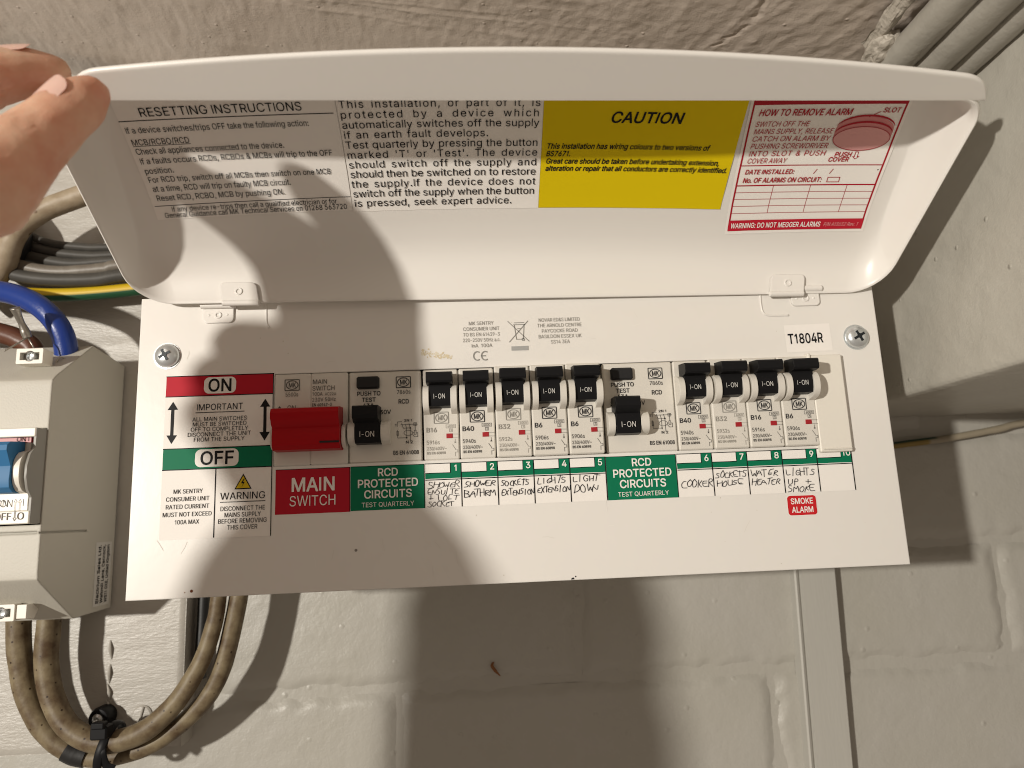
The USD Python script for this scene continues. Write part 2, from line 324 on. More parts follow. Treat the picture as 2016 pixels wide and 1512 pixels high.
# ceiling: one sheet with brushed paint
def ceil_mesh():
    gx = np.concatenate([np.linspace(-520, -340, 20)[:-1], np.linspace(-340, 250, 420)[:-1], np.linspace(250, 700, 12)])
    gy = np.concatenate([np.linspace(135, 10, 30)[:-1], np.linspace(10, -150, 150)[:-1], np.linspace(-150, -645, 40)])
    x, y = np.meshgrid(gx, gy); z = ZC + np.maximum(0, 225 - x) * 0.22
    f = lambda a, b, o, sd: meshkit.fbm(np.stack([x / a, y / b, 0 * x], -1), o, sd) - .5
    r = np.clip((x - 20) / 120, 0, 1)
    stroke = (1 - np.abs(2 * meshkit.noise(np.stack([x / 7 + 0.05 * y, y / 70, 0 * x], -1), 31) - 1)) ** 3
    side = (1 - np.abs(2 * meshkit.noise(np.stack([x / 60, y / 4.5 + x / 40, 0 * x], -1), 33) - 1)) ** 4
    d = f(26, 34, 3, 4) * 1.2 + f(3.2, 4.2, 2, 6) * .75 + r * stroke * .5 + (1 - r) * side * .4
    crack = 62 + (y + 60) * -.25 + 3 * np.sin(y / 9.0) + f(5, 4, 2, 9) * 5
    d = d - .9 * np.exp(-((x - crack - 90) / .8) ** 2)
    return grid_mesh(np.stack([x, y, z - d], -1))
ceil = ceil_mesh()
tag(obj('ceiling', ceil, 'ceiling_paint', smooth=True), kind='structure', label='brown-grey brush-painted ceiling above the unit')
# boxed-in side wall on the right: a plastered beam that comes towards the viewer
def beam_fn(u, v):
    s = v * 3.0; e = 5.0
    prof = np.array([(XB, ZC + 1), (XB, 130.0), (XB, ZU + e), (XB + .5, ZU + 2.2), (XB + 1.6, ZU + .7), (XB + e, ZU), (XB + 90, ZU), (XB + 420, ZU)])
    L = np.concatenate([[0], np.cumsum([60, 60, 6, 6, 6, 60, 60])]); L = L / L[-1]
    x, z = np.interp(v, L, prof[:, 0]), np.interp(v, L, prof[:, 1])
    y = YW + 2 - u * 560
    n = (meshkit.fbm(np.stack([x / 22, y / 22, z / 22], -1), 4, 8) - .5) * 1.9; m = (meshkit.fbm(np.stack([x / 5, y / 5, z / 5], -1), 2, 18) - .5) * .45
    under = np.clip((x - XB) / e, 0, 1)
    return np.stack([x + (n + m) * (1 - under), y, z + (n + m) * under], -1)
side = sheet(240, 150, beam_fn)
tag(obj('side_wall', side, 'side_paint', smooth=35), kind='structure', label='rough plastered boxed-in side wall right of the unit')
# timber backboard under the switch box
bd = thing('backboard', 'grey painted timber backboard fixed to the wall behind the white switch box', 'board')
def board_fn(u, v):
    x, z = -520 + u * 344.8, -133 + v * 440
    w = np.clip(np.minimum((-175.2 - x), (z + 133)) / 1.6, 0, 1)
    y = 112 + 1.2 * (1 - w) ** 2 + (meshkit.fbm(np.stack([x / 30, z / 6, 0 * x], -1), 3, 6) - .5) * .8 * np.clip((z + 10) / 40, .25, 1)
    return np.stack([x, y, z], -1)
obj('panel', sheet(170, 170, board_fn), 'board_paint', bd, smooth=True)
obj('edge', [pbox(-176.4, -175.2, 113, 131, -133, 306), pbox(-520, -176.4, 113, 131, -133, -131.8)], 'board_paint', bd)
for sx, sz in ((-198.4, -114.0),):
    sc = [lathe_y([(6.0, 113), (5.9, 111.3), (5.0, 110.7), (0.01, 110.5)], sx, sz)]
    sc.append(tube([(sx - 1.2, 110.4, sz - 5), (sx, 110.2, sz), (sx + 1.2, 110.4, sz + 5)], .7, 8))
    obj('painted_screw', sc, 'board_paint', bd)
dr = random.Random(3)
obj('paint_drip', [tube([(-219 + dr.uniform(-1, 1), 112, z), (-219 + dr.uniform(-1.5, 1.5), 110.8, z - 5), (-218 + dr.uniform(-1, 1), 112, z - 11)], [.4, 1.1, .4], 8) for z in (-70, -84, -95, -104)], 'board_paint', bd)
# batten on the wall under the unit, with its quirk bead
prof = [(212, 131), (212, 121.5), (213, 120.6), (214.6, 121.4), (215.4, 122.8), (216.2, 122.8), (216.8, 120.4), (238.6, 120.0), (239.2, 120.6), (239.2, 131)]
bt = trimesh.creation.extrude_polygon(Polygon(prof), 260, engine='earcut'); bt.apply_translation((0, 0, -290))
# lies under the unit; leans a touch as in the photograph
v = bt.vertices.copy(); v[:, 0] += (v[:, 2] + 47) * 0.03; bt.vertices = v
tag(obj('timber_batten', bt, 'batten_paint', smooth=20), 'narrow grey painted timber batten with beaded edge on brick wall below the unit', 'batten')
# pipes in the ceiling corner
for x, z, r, lab in ((218.0, 203.5, 7.6, 'thick grey painted pipe in ceiling corner, the one nearest the cracked ceiling edge'), (231.5, 199.0, 8.6, 'thick grey painted pipe in ceiling corner, between two others'), (243.0, 194.0, 6.0, 'slim grey painted pipe in ceiling corner, against the side wall')):
    pts = [(x + .8 * math.sin(t * .03), t, z + .7 * math.cos(t * .041)) for t in range(100, -480, -12)]
    tag(obj('painted_pipe', tube(pts, r, 24, 3, jitter=.9), 'pipe_paint', smooth=True), lab, 'pipe', None)
# lump of old filler where the ceiling edge has broken away
blob = trimesh.creation.icosphere(4, 1.0); bv = blob.vertices.copy()
bv = bv * (7, 10, 6) * (0.7 + .7 * meshkit.fbm(bv * 2.2 + 5, 4, 3))[:, None] + (210.5, -50, 209); blob.vertices = bv
edge = rough_sheet(60, 90, lambda u, v: np.stack([203 + u * 9 - 3 * np.sin(v * 9), -45 - v * 420, ZC + .4 - 4.2 * np.sin(u * 3.14)], -1), 5.5, np.array([3.0, 4.5, 3.0]), 5, 2)
t = thing('filler_lump', 'crumbly lump and ragged edge of old filler where pipe meets the ceiling', 'filler')
obj('lump', blob, 'plaster', t, smooth=True); obj('ragged_edge', edge, 'plaster', t, smooth=True)
# thin cable under the beam, painted over
cabp = [(262, 124, 27), (297, 125, 31), (330, 125, 34), (367, 124, 39), (389, 124, 43), (470, 124, 52)]
ec = tube(cabp, 2.4, 14, 12, jitter=.6)
cc = np.tile((0.30, 0.26, 0.19), (len(ec.vertices), 1)); vx = ec.vertices
cc[vx[:, 0] < 318] = (0.22, 0.15, 0.03); cc[(vx[:, 0] < 322) & (vx[:, 2] > np.interp(vx[:, 0], [262, 297, 330], [27, 31, 34]) + .4)] = (0.012, 0.05, 0.03)
tag(obj('painted_earth_cable', ec, 'lead_print', col=cc), 'thin dusty green and yellow cable running along wall under the side beam', 'cable')
fl = tube([(13.2, 128.6, -97.5), (12.2, 127.8, -99.5), (14.2, 127.5, -102.6), (17.2, 128.5, -106)], [.5, 1.1, 1.0, .3], 8)
tag(obj('flake', fl, 'flake', smooth=True), 'small curled orange-brown flake stuck on brick wall below the unit', 'flake')

# ================================================================ consumer unit
unit = thing('consumer_unit', 'white metal consumer unit with its hinged lid held open', 'consumer unit')
CX0, CX1, CZ0, CZ1 = -158.0, 218.3, -37.0, 109.5
obj('enclosure', [pbox(CX0 + 2, CX0 + 3.5, 3, 128, CZ0 + 2, CZ1 - 2), pbox(CX1 - 3.5, CX1 - 2, 3, 128, CZ0 + 2, CZ1 - 2), pbox(CX0 + 3.5, CX1 - 3.5, 3, 128, CZ0 + 2, CZ0 + 3.5), pbox(CX0 + 3.5, CX1 - 3.5, 3, 128, CZ1 - 3.5, CZ1 - 2), pbox(CX0 + 3.5, CX1 - 3.5, 126.5, 128, CZ0 + 3.5, CZ1 - 3.5)], 'white_powder_coat', unit)
obj('mounting_rail', pbox(CX0 + 8, CX1 - 8, 60, 64, 28, 63), 'steel', unit)
hole = sbox(-91.2, 22.9, 194.0, 68.6)
plate = [prism_y(sbox(CX0, CZ0, CX1, CZ1).difference(hole), 0, 1.3), pbox(CX0, CX0 + 1.3, 1.3, 11, CZ0, CZ1), pbox(CX1 - 1.3, CX1, 1.3, 11, CZ0, CZ1), pbox(CX0 + 1.3, CX1 - 1.3, 1.3, 11, CZ0, CZ0 + 1.3), pbox(CX0 + 1.3, CX1 - 1.3, 1.3, 11, CZ1 - 1.3, CZ1)]
cover = obj('front_cover', plate, 'white_powder_coat', unit, smooth=False)
for pts in ([(-96.2, 0, 107), (-96.0, 0, 98), (-95.6, 0, 94.5), (-94.4, 0, 92.5)], [(158.2, 0, 104), (158.0, 0, 97), (158.6, 0, 93.2), (160.6, 0, 91.4), (165, 0, 91.0), (172, 0, 91.0)]):
    obj('pressed_ridge', tube(pts, .55, 8), 'white_powder_coat', cover, smooth=True)
def screw(x, z, label):
    prof = [(5.9, 0.2), (6.0, -1.0), (5.4, -2.2), (4.2, -3.1), (2.4, -3.7), (0.01, -3.9)]
    s = obj('cover_screw', [lathe_y(prof, x, z)], 'steel', unit, smooth=True, label=label)
    a = 0.5; cr = []
    for k in range(2):
        q = affinity.rotate(sbox(x - 3.0, z - .62, x + 3.0, z + .62), math.degrees(a) + 90 * k, origin=(x, z))
        cr.append(prism_y(q, -3.98 + .03 * k, -1.0))
    cr.append(cyl_y(x, z, 1.25, -4.1, -1.2))
    obj('cross_slot', cr, 'steel_dark', s)
    obj('washer', lathe_y([(6.7, 0.1), (6.7, -.3), (5.7, -.35)], x, z), 'steel', s)
screw(-144.0, 79.6, 'cross-head screw near the ON label'); screw(206.2, 78.1, 'cross-head screw near the T1804R sticker')

# ---- labels on the cover
P0 = on_plane(0.0)
p = Print()                                                  # ON / OFF instruction label
p.rect(-144.0, -10.0, -91.6, 69.2, PAPER, 0)
p.rect(-143.9, 58.9, -91.7, 69.0, REDP, 1); p.rect(-143.9, 23.0, -91.7, 33.2, GREENP, 1)
for z in (69.0, 58.9, 33.2, 23.0): p.rect(-144, z - .22, -91.6, z + .22, BLACK, 2)
p.rect(-92.0, -10, -91.6, 69.2, BLACK, 2); p.rect(-118.75, -9.8, -118.25, 23, BLACK, 2)
p.poly(sbox(-125.6, 59.9, -110.0, 68.1).buffer(-2.6).buffer(2.6, 6), PAPER, 2); p.text('ON', -117.9, 61.0, 6.1, BLACK, w=12.0, al='c', bold=True)
p.poly(sbox(-128.6, 23.9, -107.8, 32.5).buffer(-2.8).buffer(2.8, 6), PAPER, 2); p.text('OFF', -118.2, 25.1, 6.2, BLACK, w=16.6, al='c', bold=True)
p.text('IMPORTANT', -117.5, 51.7, 3.05, BLACK, w=22.6, al='c'); p.rect(-129.2, 50.4, -105.6, 50.75, BLACK, 2)
for i, s in enumerate(['ALL MAIN SWITCHES', 'MUST BE SWITCHED', 'OFF TO COMPLETELY', 'DISCONNECT THE UNIT', 'FROM THE SUPPLY']):
    p.text(s, -117.4, 46.3 - i * 2.50, 2.0, BLACK, w=[26.4, 26.2, 27.8, 30.6, 24.6][i], al='c')
for x in (-140.2, -95.6):
    p.poly(Polygon([(x, 56.4), (x + 2.5, 52.4), (x + .75, 52.4), (x + .75, 39.9), (x + 2.5, 39.9), (x, 35.7), (x - 2.5, 39.9), (x - .75, 39.9), (x - .75, 52.4), (x - 2.5, 52.4)]), BLACK, 2)
for i, (s, w) in enumerate([('MK SENTRY', 14.0), ('CONSUMER UNIT', 20.6), ('RATED CURRENT', 20.6), ('MUST NOT EXCEED', 23.2), ('100A MAX', 11.6)]):
    p.text(s, -131.3, 11.6 - i * 3.62, 2.05, BLACK, w=w, al='c')
p.poly(Polygon([(-105.3, 20.0), (-101.2, 12.6), (-109.4, 12.6)]), BLACK, 2); p.poly(Polygon([(-105.3, 19.0), (-102.0, 13.1), (-108.6, 13.1)]), (0.7, 0.5, 0.02), 3)
p.poly(Polygon([(-105.0, 17.6), (-106.3, 15.4), (-105.3, 15.4), (-105.9, 13.6), (-104.5, 16.0), (-105.4, 16.0), (-104.5, 17.5)]), BLACK, 4)
p.text('WARNING', -105.3, 7.9, 3.3, BLACK, w=21.6, al='c'); p.rect(-116.0, 6.5, -94.6, 6.85, BLACK, 2)
for i, (s, w) in enumerate([('DISCONNECT THE', 21.4), ('MAINS SUPPLY', 17.4), ('BEFORE REMOVING', 23.2), ('THIS COVER', 14.4)]):
    p.text(s, -105.2, 2.5 - i * 2.95, 2.15, BLACK, w=w, al='c')
p.build('instruction_label', cover, P0, 'red and green ON OFF instruction label')
def big_label(x0, x1, z0, z1, col, rows, label):
    q = Print(); q.rect(x0, z0, x1, z1, col, 0); q.rect(x1 - .35, z0, x1, z1, BLACK, 1); q.rect(x0, z1 - .25, x1, z1, BLACK, 1)
    for s, z, h, w, b in rows: q.text(s, (x0 + x1) / 2, z, h, PAPER, w=w, al='c', bold=b)
    q.build('circuit_group_label', cover, P0, label)
big_label(-89.9, -54.1, -.3, 21.2, REDP, [('MAIN', 10.4, 6.4, 21.6, True), ('SWITCH', 3.4, 4.9, 22.6, False)], 'red MAIN SWITCH label')
RC = [('RCD', 16.2, 3.7, 10.2, True), ('PROTECTED', 10.9, 3.8, 29.6, True), ('CIRCUITS', 5.7, 3.8, 23.4, True), ('TEST QUARTERLY', 1.5, 2.2, 25.4, False)]
big_label(-53.9, -18.1, 0, 21.3, GREENP, RC, 'green RCD PROTECTED CIRCUITS label beside MAIN SWITCH')
big_label(71.4, 106.5, 0, 21.3, GREENP, RC, 'green RCD PROTECTED CIRCUITS label between cells 5 and 6')
HAND = [[('SHOWER', 9.4, 2.8, 15.6), ('ENSUITE', 6.2, 2.5, 15.0), ('+ LOFT', 3.2, 2.6, 14.6), ('SOCKET', .4, 2.4, 12.6)], [('SHOWER', 9.4, 2.6, 15.4), ('BATHRM', 4.6, 3.2, 15.0)], [('SOCKETS', 9.0, 2.7, 14.0), ('EXTENSION', 4.5, 2.8, 16.4)], [('LIGHTS', 9.4, 2.9, 14.6), ('EXTENSION', 4.9, 2.6, 16.2)], [('LIGHT', 9.6, 2.9, 13.2), ('DOWN', 4.6, 3.1, 12.0)], [('COOKER', 4.6, 3.4, 16.2)], [('SOCKETS', 8.6, 2.9, 15.8), ('HOUSE', 4.6, 2.8, 13.4)], [('WATER', 8.7, 2.8, 14.0), ('HEATER', 4.4, 2.8, 14.8)], [('LIGHTS', 8.4, 3.2, 14.6), ('UP +', 4.0, 3.2, 12.0), ('SMOKE', 0.4, 2.8, 13.6)], []]
for k in range(10):
    x0 = -17.8 + 17.8 * k if k < 5 else 106.8 + 17.8 * (k - 5); x1 = x0 + 17.8
    q = Print(); q.rect(x0, 0, x1, 21.4, PAPER, 0); q.rect(x0, 13.9, x1, 21.4, GREENP, 1); q.rect(x0, 13.1, x1, 13.55, BLACK, 2)
    q.rect(x0 + .1, 16.4, x0 + 12.5, 21.2, BLACK, 2); q.rect(x0 + .1, 16.75, x0 + 12.15, 21.0, PAPER, 3)
    q.rect(x1 - .45, 0, x1, 21.4, BLACK, 4); q.rect(x0, 21.15, x1, 21.4, BLACK, 4)
    q.text(str(k + 1), x0 + 14.9, 17.3, 3.0, PAPER, al='c', bold=True, lev=4)
    for s, z, h, w in HAND[k]: scrawl(q, s, x0 + .7 + RNG.uniform(0, .5), z, h, w, rise=.02, pen=.33 if k else .26)
    q.build('circuit_card', cover, P0, ('handwritten card numbered %d' % (k + 1)) if HAND[k] else 'blank card numbered 10')
q = Print(); q.rect(168.9, 71.4, 193.0, 85.8, PAPER, 0); q.text('T1804R', 169.9, 75.9, 5.1, BLACK, w=18.6, bold=True); q.turn(1.0, 181, 78); q.build('number_sticker', cover, P0, 'white sticker printed T1804R')
q = Print(); q.poly(sbox(160.2, -11.3, 175.1, -1.4).buffer(-1.6).buffer(1.6, 6), PAPER, 0); q.poly(sbox(160.4, -11.1, 174.9, -1.6).buffer(-1.5).buffer(1.5, 6), (0.56, 0.02, 0.025), 1)
q.text('SMOKE', 167.6, -5.6, 2.75, PAPER, w=11.4, al='c', bold=True); q.text('ALARM', 167.6, -9.8, 2.75, PAPER, w=11.0, al='c', bold=True); q.build('alarm_sticker', cover, P0, 'red SMOKE ALARM sticker')
q = Print(); G = (0.30, 0.29, 0.27)                          # grey maker's print
for i, (s, w) in enumerate([('MK SENTRY', 12.8), ('CONSUMER UNIT', 18.6), ('TO BS EN 61439-3', 18.8), ('220-250V 50Hz a.c.', 19.2), ('InA  100A', 10.6)]): q.text(s, 12.0, 90.7 - i * 2.92, 1.85, G, w=w, al='c')
for i, (s, w) in enumerate([('NOVAR ED&S LIMITED', 21.4), ('THE ARNOLD CENTRE', 23.0), ('PAYCOCKE ROAD', 18.6), ('BASILDON ESSEX UK', 22.2), ('SS14 3EA', 9.8)]): q.text(s, 52.0, 91.4 - i * 2.90, 1.85, G, w=w, al='c')
for x in (9.0, 13.0):
    a = np.radians(np.linspace(55, 305, 20)); q.line(np.stack([x + 1.9 * np.cos(a) + .6, 74.6 + 2.2 * np.sin(a)], 1), .62, G)
q.line([(11.8, 74.6), (13.9, 74.6)], .55, G)
L = lambda *a: q.line(a, .36, G)
L((25.6, 92.2), (36.2, 81.4)); L((26.0, 81.2), (36.0, 92.2)); L((28.9, 90.2), (29.8, 82.6)); L((33.9, 90.2), (33.2, 82.6)); L((29.6, 82.6), (33.6, 82.6)); L((28.4, 90.3), (34.4, 90.3)); L((28.8, 91.3), (34.0, 91.3)); L((30.4, 88.2), (32.2, 88.2))
q.poly(Point(33.2, 82.4).buffer(.8).difference(Point(33.2, 82.4).buffer(.45)), G, 2); q.rect(27.0, 76.8, 35.6, 79.0, (0.38, 0.38, 0.37), 2)
q.build('maker_print', cover, P0)
q = Print(); rr = random.Random(5); S1, S2 = [], []                           # old glue smear, chips, rust
for i in range(70):
    a = rr.random(); x = -18.5 + a * 15 + rr.gauss(0, .8); z = 77.3 - a * 3.2 + rr.gauss(0, .9 - .4 * a)
    (S1 if rr.random() < .6 else S2).append(affinity.rotate(affinity.scale(Point(x, z).buffer(.5, 3), rr.uniform(.5, 1.8), rr.uniform(.4, 1.0)), rr.uniform(0, 180)))
q.poly(shapely.union_all(S1), (0.72, 0.655, 0.52), 0); q.poly(shapely.union_all(S2), (0.66, 0.57, 0.40), 1)
q.poly(Point(-127.9, -33.9).buffer(.7, 3), (0.16, 0.05, 0.02), 1); q.poly(Point(-131, -34.4).buffer(.25, 3), (0.3, 0.15, 0.08), 1)
q.poly(Point(-51.4, -18.5).buffer(.65, 3).difference(Point(-51.4, -18.4).buffer(.3, 3)), (0.12, 0.10, 0.09), 1)
q.poly(Polygon([(50.9, -36.8), (52.6, -36.6), (52.2, -35.8), (51.2, -36.0)]), (0.03, 0.03, 0.03), 1); q.poly(Point(53.2, -35.4).buffer(.35, 2), (0.05, 0.04, 0.04), 1)
for i in range(46):
    x, z, a, ln = rr.uniform(-152, 212), rr.uniform(-34, 100), rr.uniform(0, 3.14), rr.uniform(1.5, 7)
    if -18 < x < 196 and -2 < z < 70 or x < -90 and -12 < z < 70: continue
    q.line([(x, z), (x + ln * .5 * math.cos(a) + rr.gauss(0, .3), z + ln * .5 * math.sin(a)), (x + ln * math.cos(a), z + ln * math.sin(a) + rr.gauss(0, .5))], rr.uniform(.12, .3), rr.choice([(0.76, 0.735, 0.69), (0.84, 0.82, 0.78), (0.75, 0.72, 0.67)]), 2)
for i in range(26): q.poly(Point(rr.uniform(-150, 212), rr.uniform(-34, 100)).buffer(rr.uniform(.12, .3), 2), (0.62, 0.58, 0.5), 0)
tag(q.build('marks', cover, P0, 'glue smear, chips and rust specks', step=.03, lift=.10), kind='stuff')

# ---- lid: a shallow bowed tray hinged along the top of the cover
LW, LH = 376.0, 103.7
LA, LROT = math.radians(30.03), math.radians(-0.92)
_e, LN = np.array([0, -math.cos(LA), math.sin(LA)]), np.array([0, math.sin(LA), math.cos(LA)]); _x = np.array([1.0, 0, 0])
L1, L2 = _x * math.cos(LROT) + _e * math.sin(LROT), _e * math.cos(LROT) - _x * math.sin(LROT)
LO = np.array([32.36, -4.4, 104.8])
PB, PS, PT = ([0, 3, 8, 14, 22, 36, 52, 66, 80, 92], [0, 6, 13, 18, 21, 23.3, 24.8, 26.2, 28.6, 30]), ([0, 1, 2.5, 5, 9, 15, 24], [0, 6, 14, 21, 26.5, 29.4, 30]), ([0, .4, 1, 2, 3.2, 5, 7.5], [0, 6, 14, 21, 26.5, 29.4, 30])
PB0 = ([0, 3, 8, 14, 22, 36, 52, 72], [0, 6, 13.5, 20, 24.5, 28, 29.7, 30])
from scipy.interpolate import PchipInterpolator as _P
def _dense(p):
    g = np.linspace(p[0][0], p[0][-1], 160); f = _P(p[0], p[1])(g); return (g, np.minimum(f + 1e-6 * g, 30))
PB, PS, PT = _dense(PB), _dense(PS), _dense(PT)
def bow(u): return 1.05 - 0.36 * (u / (LW / 2)) ** 2
def lid_off(u, v):
    return np.minimum(np.minimum(np.interp(v, *PB), np.interp(LW / 2 - np.abs(u), *PS)), np.interp(LH - v, *PT)) * bow(u)
def lid_pt(u, v, o): return LO + np.outer(u, L1) + np.outer(v, L2) + np.outer(o, LN)
def lid_print(p):
    p = p.copy(); d = (np.interp(p[:, 1], *PB0) - np.interp(p[:, 1], *PB)) * bow(p[:, 0]); p[:, 1] += .62 * np.maximum(d, -1); p[:, 0] *= 1 - .0027 * d
    return lid_pt(p[:, 0], p[:, 1], lid_off(p[:, 0], p[:, 1]) - p[:, 2])
def rloop(x0, x1, v0, v1, rb, rt, m=48, s=14, c=8):
    out = []
    def arc(cx, cv, r, a0): return [(cx + r * math.cos(math.radians(a0 + 90 * t)), cv + r * math.sin(math.radians(a0 + 90 * t))) for t in np.linspace(0, 1, c + 1)]
    def seg(a, b, n): return [tuple(np.array(a) + (np.array(b) - a) * t) for t in np.linspace(0, 1, n + 1)[1:-1]]
    A, B, C, D = arc(x0 + rb, v0 + rb, rb, 180), arc(x1 - rb, v0 + rb, rb, 270), arc(x1 - rt, v1 - rt, rt, 0), arc(x0 + rt, v1 - rt, rt, 90)
    out = A + seg(A[-1], B[0], m) + B + seg(B[-1], C[0], s) + C + seg(C[-1], D[0], m) + D + seg(D[-1], A[0], s)
    return np.array(out)
def tray(levels, extra, back):
    V, K = [], None
    for o in levels:
        ib, is_, it = np.interp(o, PB[1], PB[0]), np.interp(o, PS[1], PS[0]), np.interp(o, PT[1], PT[0])
        f = o / 30.0
        lp = rloop(-LW / 2 + is_ - extra, LW / 2 - is_ + extra, ib - extra, LH - it + extra, 18 * (1 - f) + 4.5 * f, 11 * (1 - f) + 4 * f)
        V.append(lid_pt(lp[:, 0], lp[:, 1], o * bow(lp[:, 0]) + back * (0.15 + .85 * f))); K = len(lp)
    return V, K
lev = [0, 1.5, 3.5, 6, 9, 12, 15, 18, 20.5, 22.5, 24.5, 26, 27.2, 28.2, 29, 29.5, 29.8, 30]
Vi, K = tray(lev, 0, 0); Vo, _ = tray(lev, 2.0, 1.6)
rim = rloop(-LW / 2 - 1, LW / 2 + 1, -1, LH + 1, 18.5, 11.5); rim = lid_pt(rim[:, 0], rim[:, 1], np.full(len(rim), -1.4))
rim2 = rloop(-LW / 2 - .35, LW / 2 + .35, -.35, LH + .35, 18.2, 11.2); rim2 = lid_pt(rim2[:, 0], rim2[:, 1], np.full(len(rim2), -1.0))
rim3 = rloop(-LW / 2 - 1.7, LW / 2 + 1.7, -1.7, LH + 1.7, 19, 12); rim3 = lid_pt(rim3[:, 0], rim3[:, 1], np.full(len(rim3), -1.0))
loops = Vo[::-1] + [rim3, rim, rim2] + Vi
F = []
for i in range(len(loops) - 1):
    for j in range(K):
        a, b, c, d = i * K + j, i * K + (j + 1) % K, (i + 1) * K + (j + 1) % K, (i + 1) * K + j
        F += [(a, b, c), (a, c, d)]
Vall = np.vstack(loops); n0 = len(Vall); caps = []
# close the flat middle of both skins with ribbons across
def cap(base, flip):
    A = list(range(base, base + K)); lo, hi = 0, K - 1
    c = 8; m = 48
    bot = A[: c + 1 + m - 1 + c + 1]; top = A[len(bot) + 13: len(bot) + 13 + c + 1 + m - 1 + c + 1][::-1]
    fs = []
    for j in range(len(bot) - 1): fs += [(bot[j], bot[j + 1], top[j + 1]), (bot[j], top[j + 1], top[j])]
    left = A[len(bot) + 13 + len(top):]; right = A[len(bot): len(bot) + 13]
    for chain, p0, p1 in ((right, bot[-1], top[-1]), (left[::-1], bot[0], top[0])):
        ch = [p0] + chain + [p1]
        for j in range(1, len(ch) - 1): fs.append((ch[0], ch[j], ch[j + 1]))
    return [f[::-1] for f in fs] if flip else fs
F += cap((len(loops) - 1) * K, True) + cap(0, False)
lidm = trimesh.Trimesh(Vall, F, process=False); lidm.merge_vertices(); trimesh.repair.fix_normals(lidm)
GA = math.radians(11.0); LD, LB = L2 * math.cos(GA) - LN * math.sin(GA), LN * math.cos(GA) + L2 * math.sin(GA)
lip_rows = []
for u in np.linspace(-LW / 2 + 14, LW / 2 - .4, 140):
    e_ = max(abs(u) - (LW / 2 - 16), 0) / 14.9 if u > 0 else max(abs(u) - (LW / 2 - 28), 0) / 14.2
    ln = (22.6 - 12.4 * (u / (LW / 2)) ** 2) * math.sqrt(max(1 - e_ ** 2.4, 0.02)); b = lid_pt(np.array([u]), np.array([LH + .2]), np.array([-1.3]))[0]
    sec = [(0, .6), (.25, .12), (.7, 0)] + [(.7 + (ln - 2.4) * k, 0) for k in (.25, .5, .75, 1)] + [(ln - 1.3 + 1.3 * math.sin(a), 1.3 - 1.3 * math.cos(a)) for a in np.linspace(.2, math.pi - .1, 8)] + [(ln - 1.4, 2.6), (ln * .5, 2.6), (0, 2.6)]
    lip_rows.append([b + LD * max(c, 0) + LB * d for c, d in sec])
lip_rows = np.array(lip_rows); lipm = grid_mesh(np.concatenate([lip_rows, lip_rows[:, :1]], 1)); lipm.merge_vertices(); trimesh.repair.fix_normals(lipm)
if ((lipm.face_normals @ LN) * lipm.area_faces)[lipm.face_normals @ LN < 0].sum() > -LW * 8: lipm.invert()
lidm = trimesh.util.concatenate([lidm, lipm])
lid = obj('lid', lidm, 'lid_paint', unit, smooth=40)

q = Print(); q.rect(-173.2, 33.4, -82.2, 101, PAPER, 0)       # resetting instructions
q.text('RESETTING INSTRUCTIONS', -130.2, 84.2, 4.0, BLACK, w=67.5, al='c'); q.rect(-173.2, 82.2, -83.6, 82.6, BLACK, 1)
for s, u, v, w in [('If a device switches/trips OFF take the following action:', -172.0, 76.8, 77.0), ('MCB/RCBO/RCD', -171.6, 71.0, 24.2), ('Check all appliances connected to the device.', -171.4, 66.6, 63.6), ('If a faults occurs RCDs, RCBOs & MCBs will trip to the OFF', -171.2, 61.9, 84.0), ('position.', -171.0, 57.0, 12.6), ('For RCD trip, switch off all MCBs then switch on one MCB', -171.0, 52.5, 81.6), ('at a time, RCD will trip on faulty MCB circuit.', -170.6, 47.9, 62.0), ('Reset RCD, RCBO, MCB by pushing ON.', -170.4, 43.2, 58.0)]:
    q.text(s, u, v, 2.85, BLACK, w=w)
q.rect(-171.6, 70.3, -147.4, 70.55, BLACK, 1); q.rect(-172.4, 40.3, -82.4, 40.6, BLACK, 1)
q.text('If any device re-trips then call a qualified electrician or for', -127.2, 37.3, 2.6, BLACK, w=76.4, al='c'); q.text('General Guidance call MK Technical Services on 01268 563720', -127.0, 34.3, 2.6, BLACK, w=85.0, al='c')
q.build('instruction_label', lid, lid_print, 'white RESETTING INSTRUCTIONS label', fine=3.5, lift=.3, step=.11)
q = Print(); q.rect(-81.8, 32.6, 9.2, 101, PAPER, 0)
for i, s in enumerate(['This installation, or part of it, is', 'protected by a device which', 'automatically switches off the supply', 'if an earth fault develops.', 'Test quarterly by pressing the button', "marked 'T' or 'Test'. The device", 'should switch off the supply and', 'should then be switched on to restore', 'the supply.If the device does not', 'switch off the supply when the button', 'is pressed, seek expert advice.']):
    q.text(s, -81.0, 84.7 - i * 4.95, 3.6, BLACK, w=[89, 88.6, 88.8, 65.6, 88.6, 88.6, 88.4, 88.2, 88.2, 88, 77][i], track=True)
q.build('instruction_label', lid, lid_print, 'white label in large print about quarterly testing', fine=3.5, lift=.3, step=.11)
q = Print(); q.rect(9.3, 32.8, 101.2, 101, YELLOWP, 1); q.text('CAUTION', 56.4, 76.8, 5.3, BLACK, w=33.4, al='c', bold=True, slant=.2)
for i, (s, w) in enumerate([('This installation has wiring colours to two versions of', 77.0), ('BS7671.', 11.6), ('Great care should be taken before undertaking extension,', 83.6), ('alteration or repair that all conductors are correctly identified.', 88.2)]):
    q.text(s, 11.4, 63.5 - i * 3.82, 2.6, BLACK, w=w, slant=.2, bold=True)
q.build('caution_label', lid, lid_print, 'yellow CAUTION label', fine=3.5, lift=.3, step=.11)
q = Print(); RD = (0.40, 0.018, 0.03); PK = (0.70, 0.36, 0.35)  # alarm label, drawn square then turned
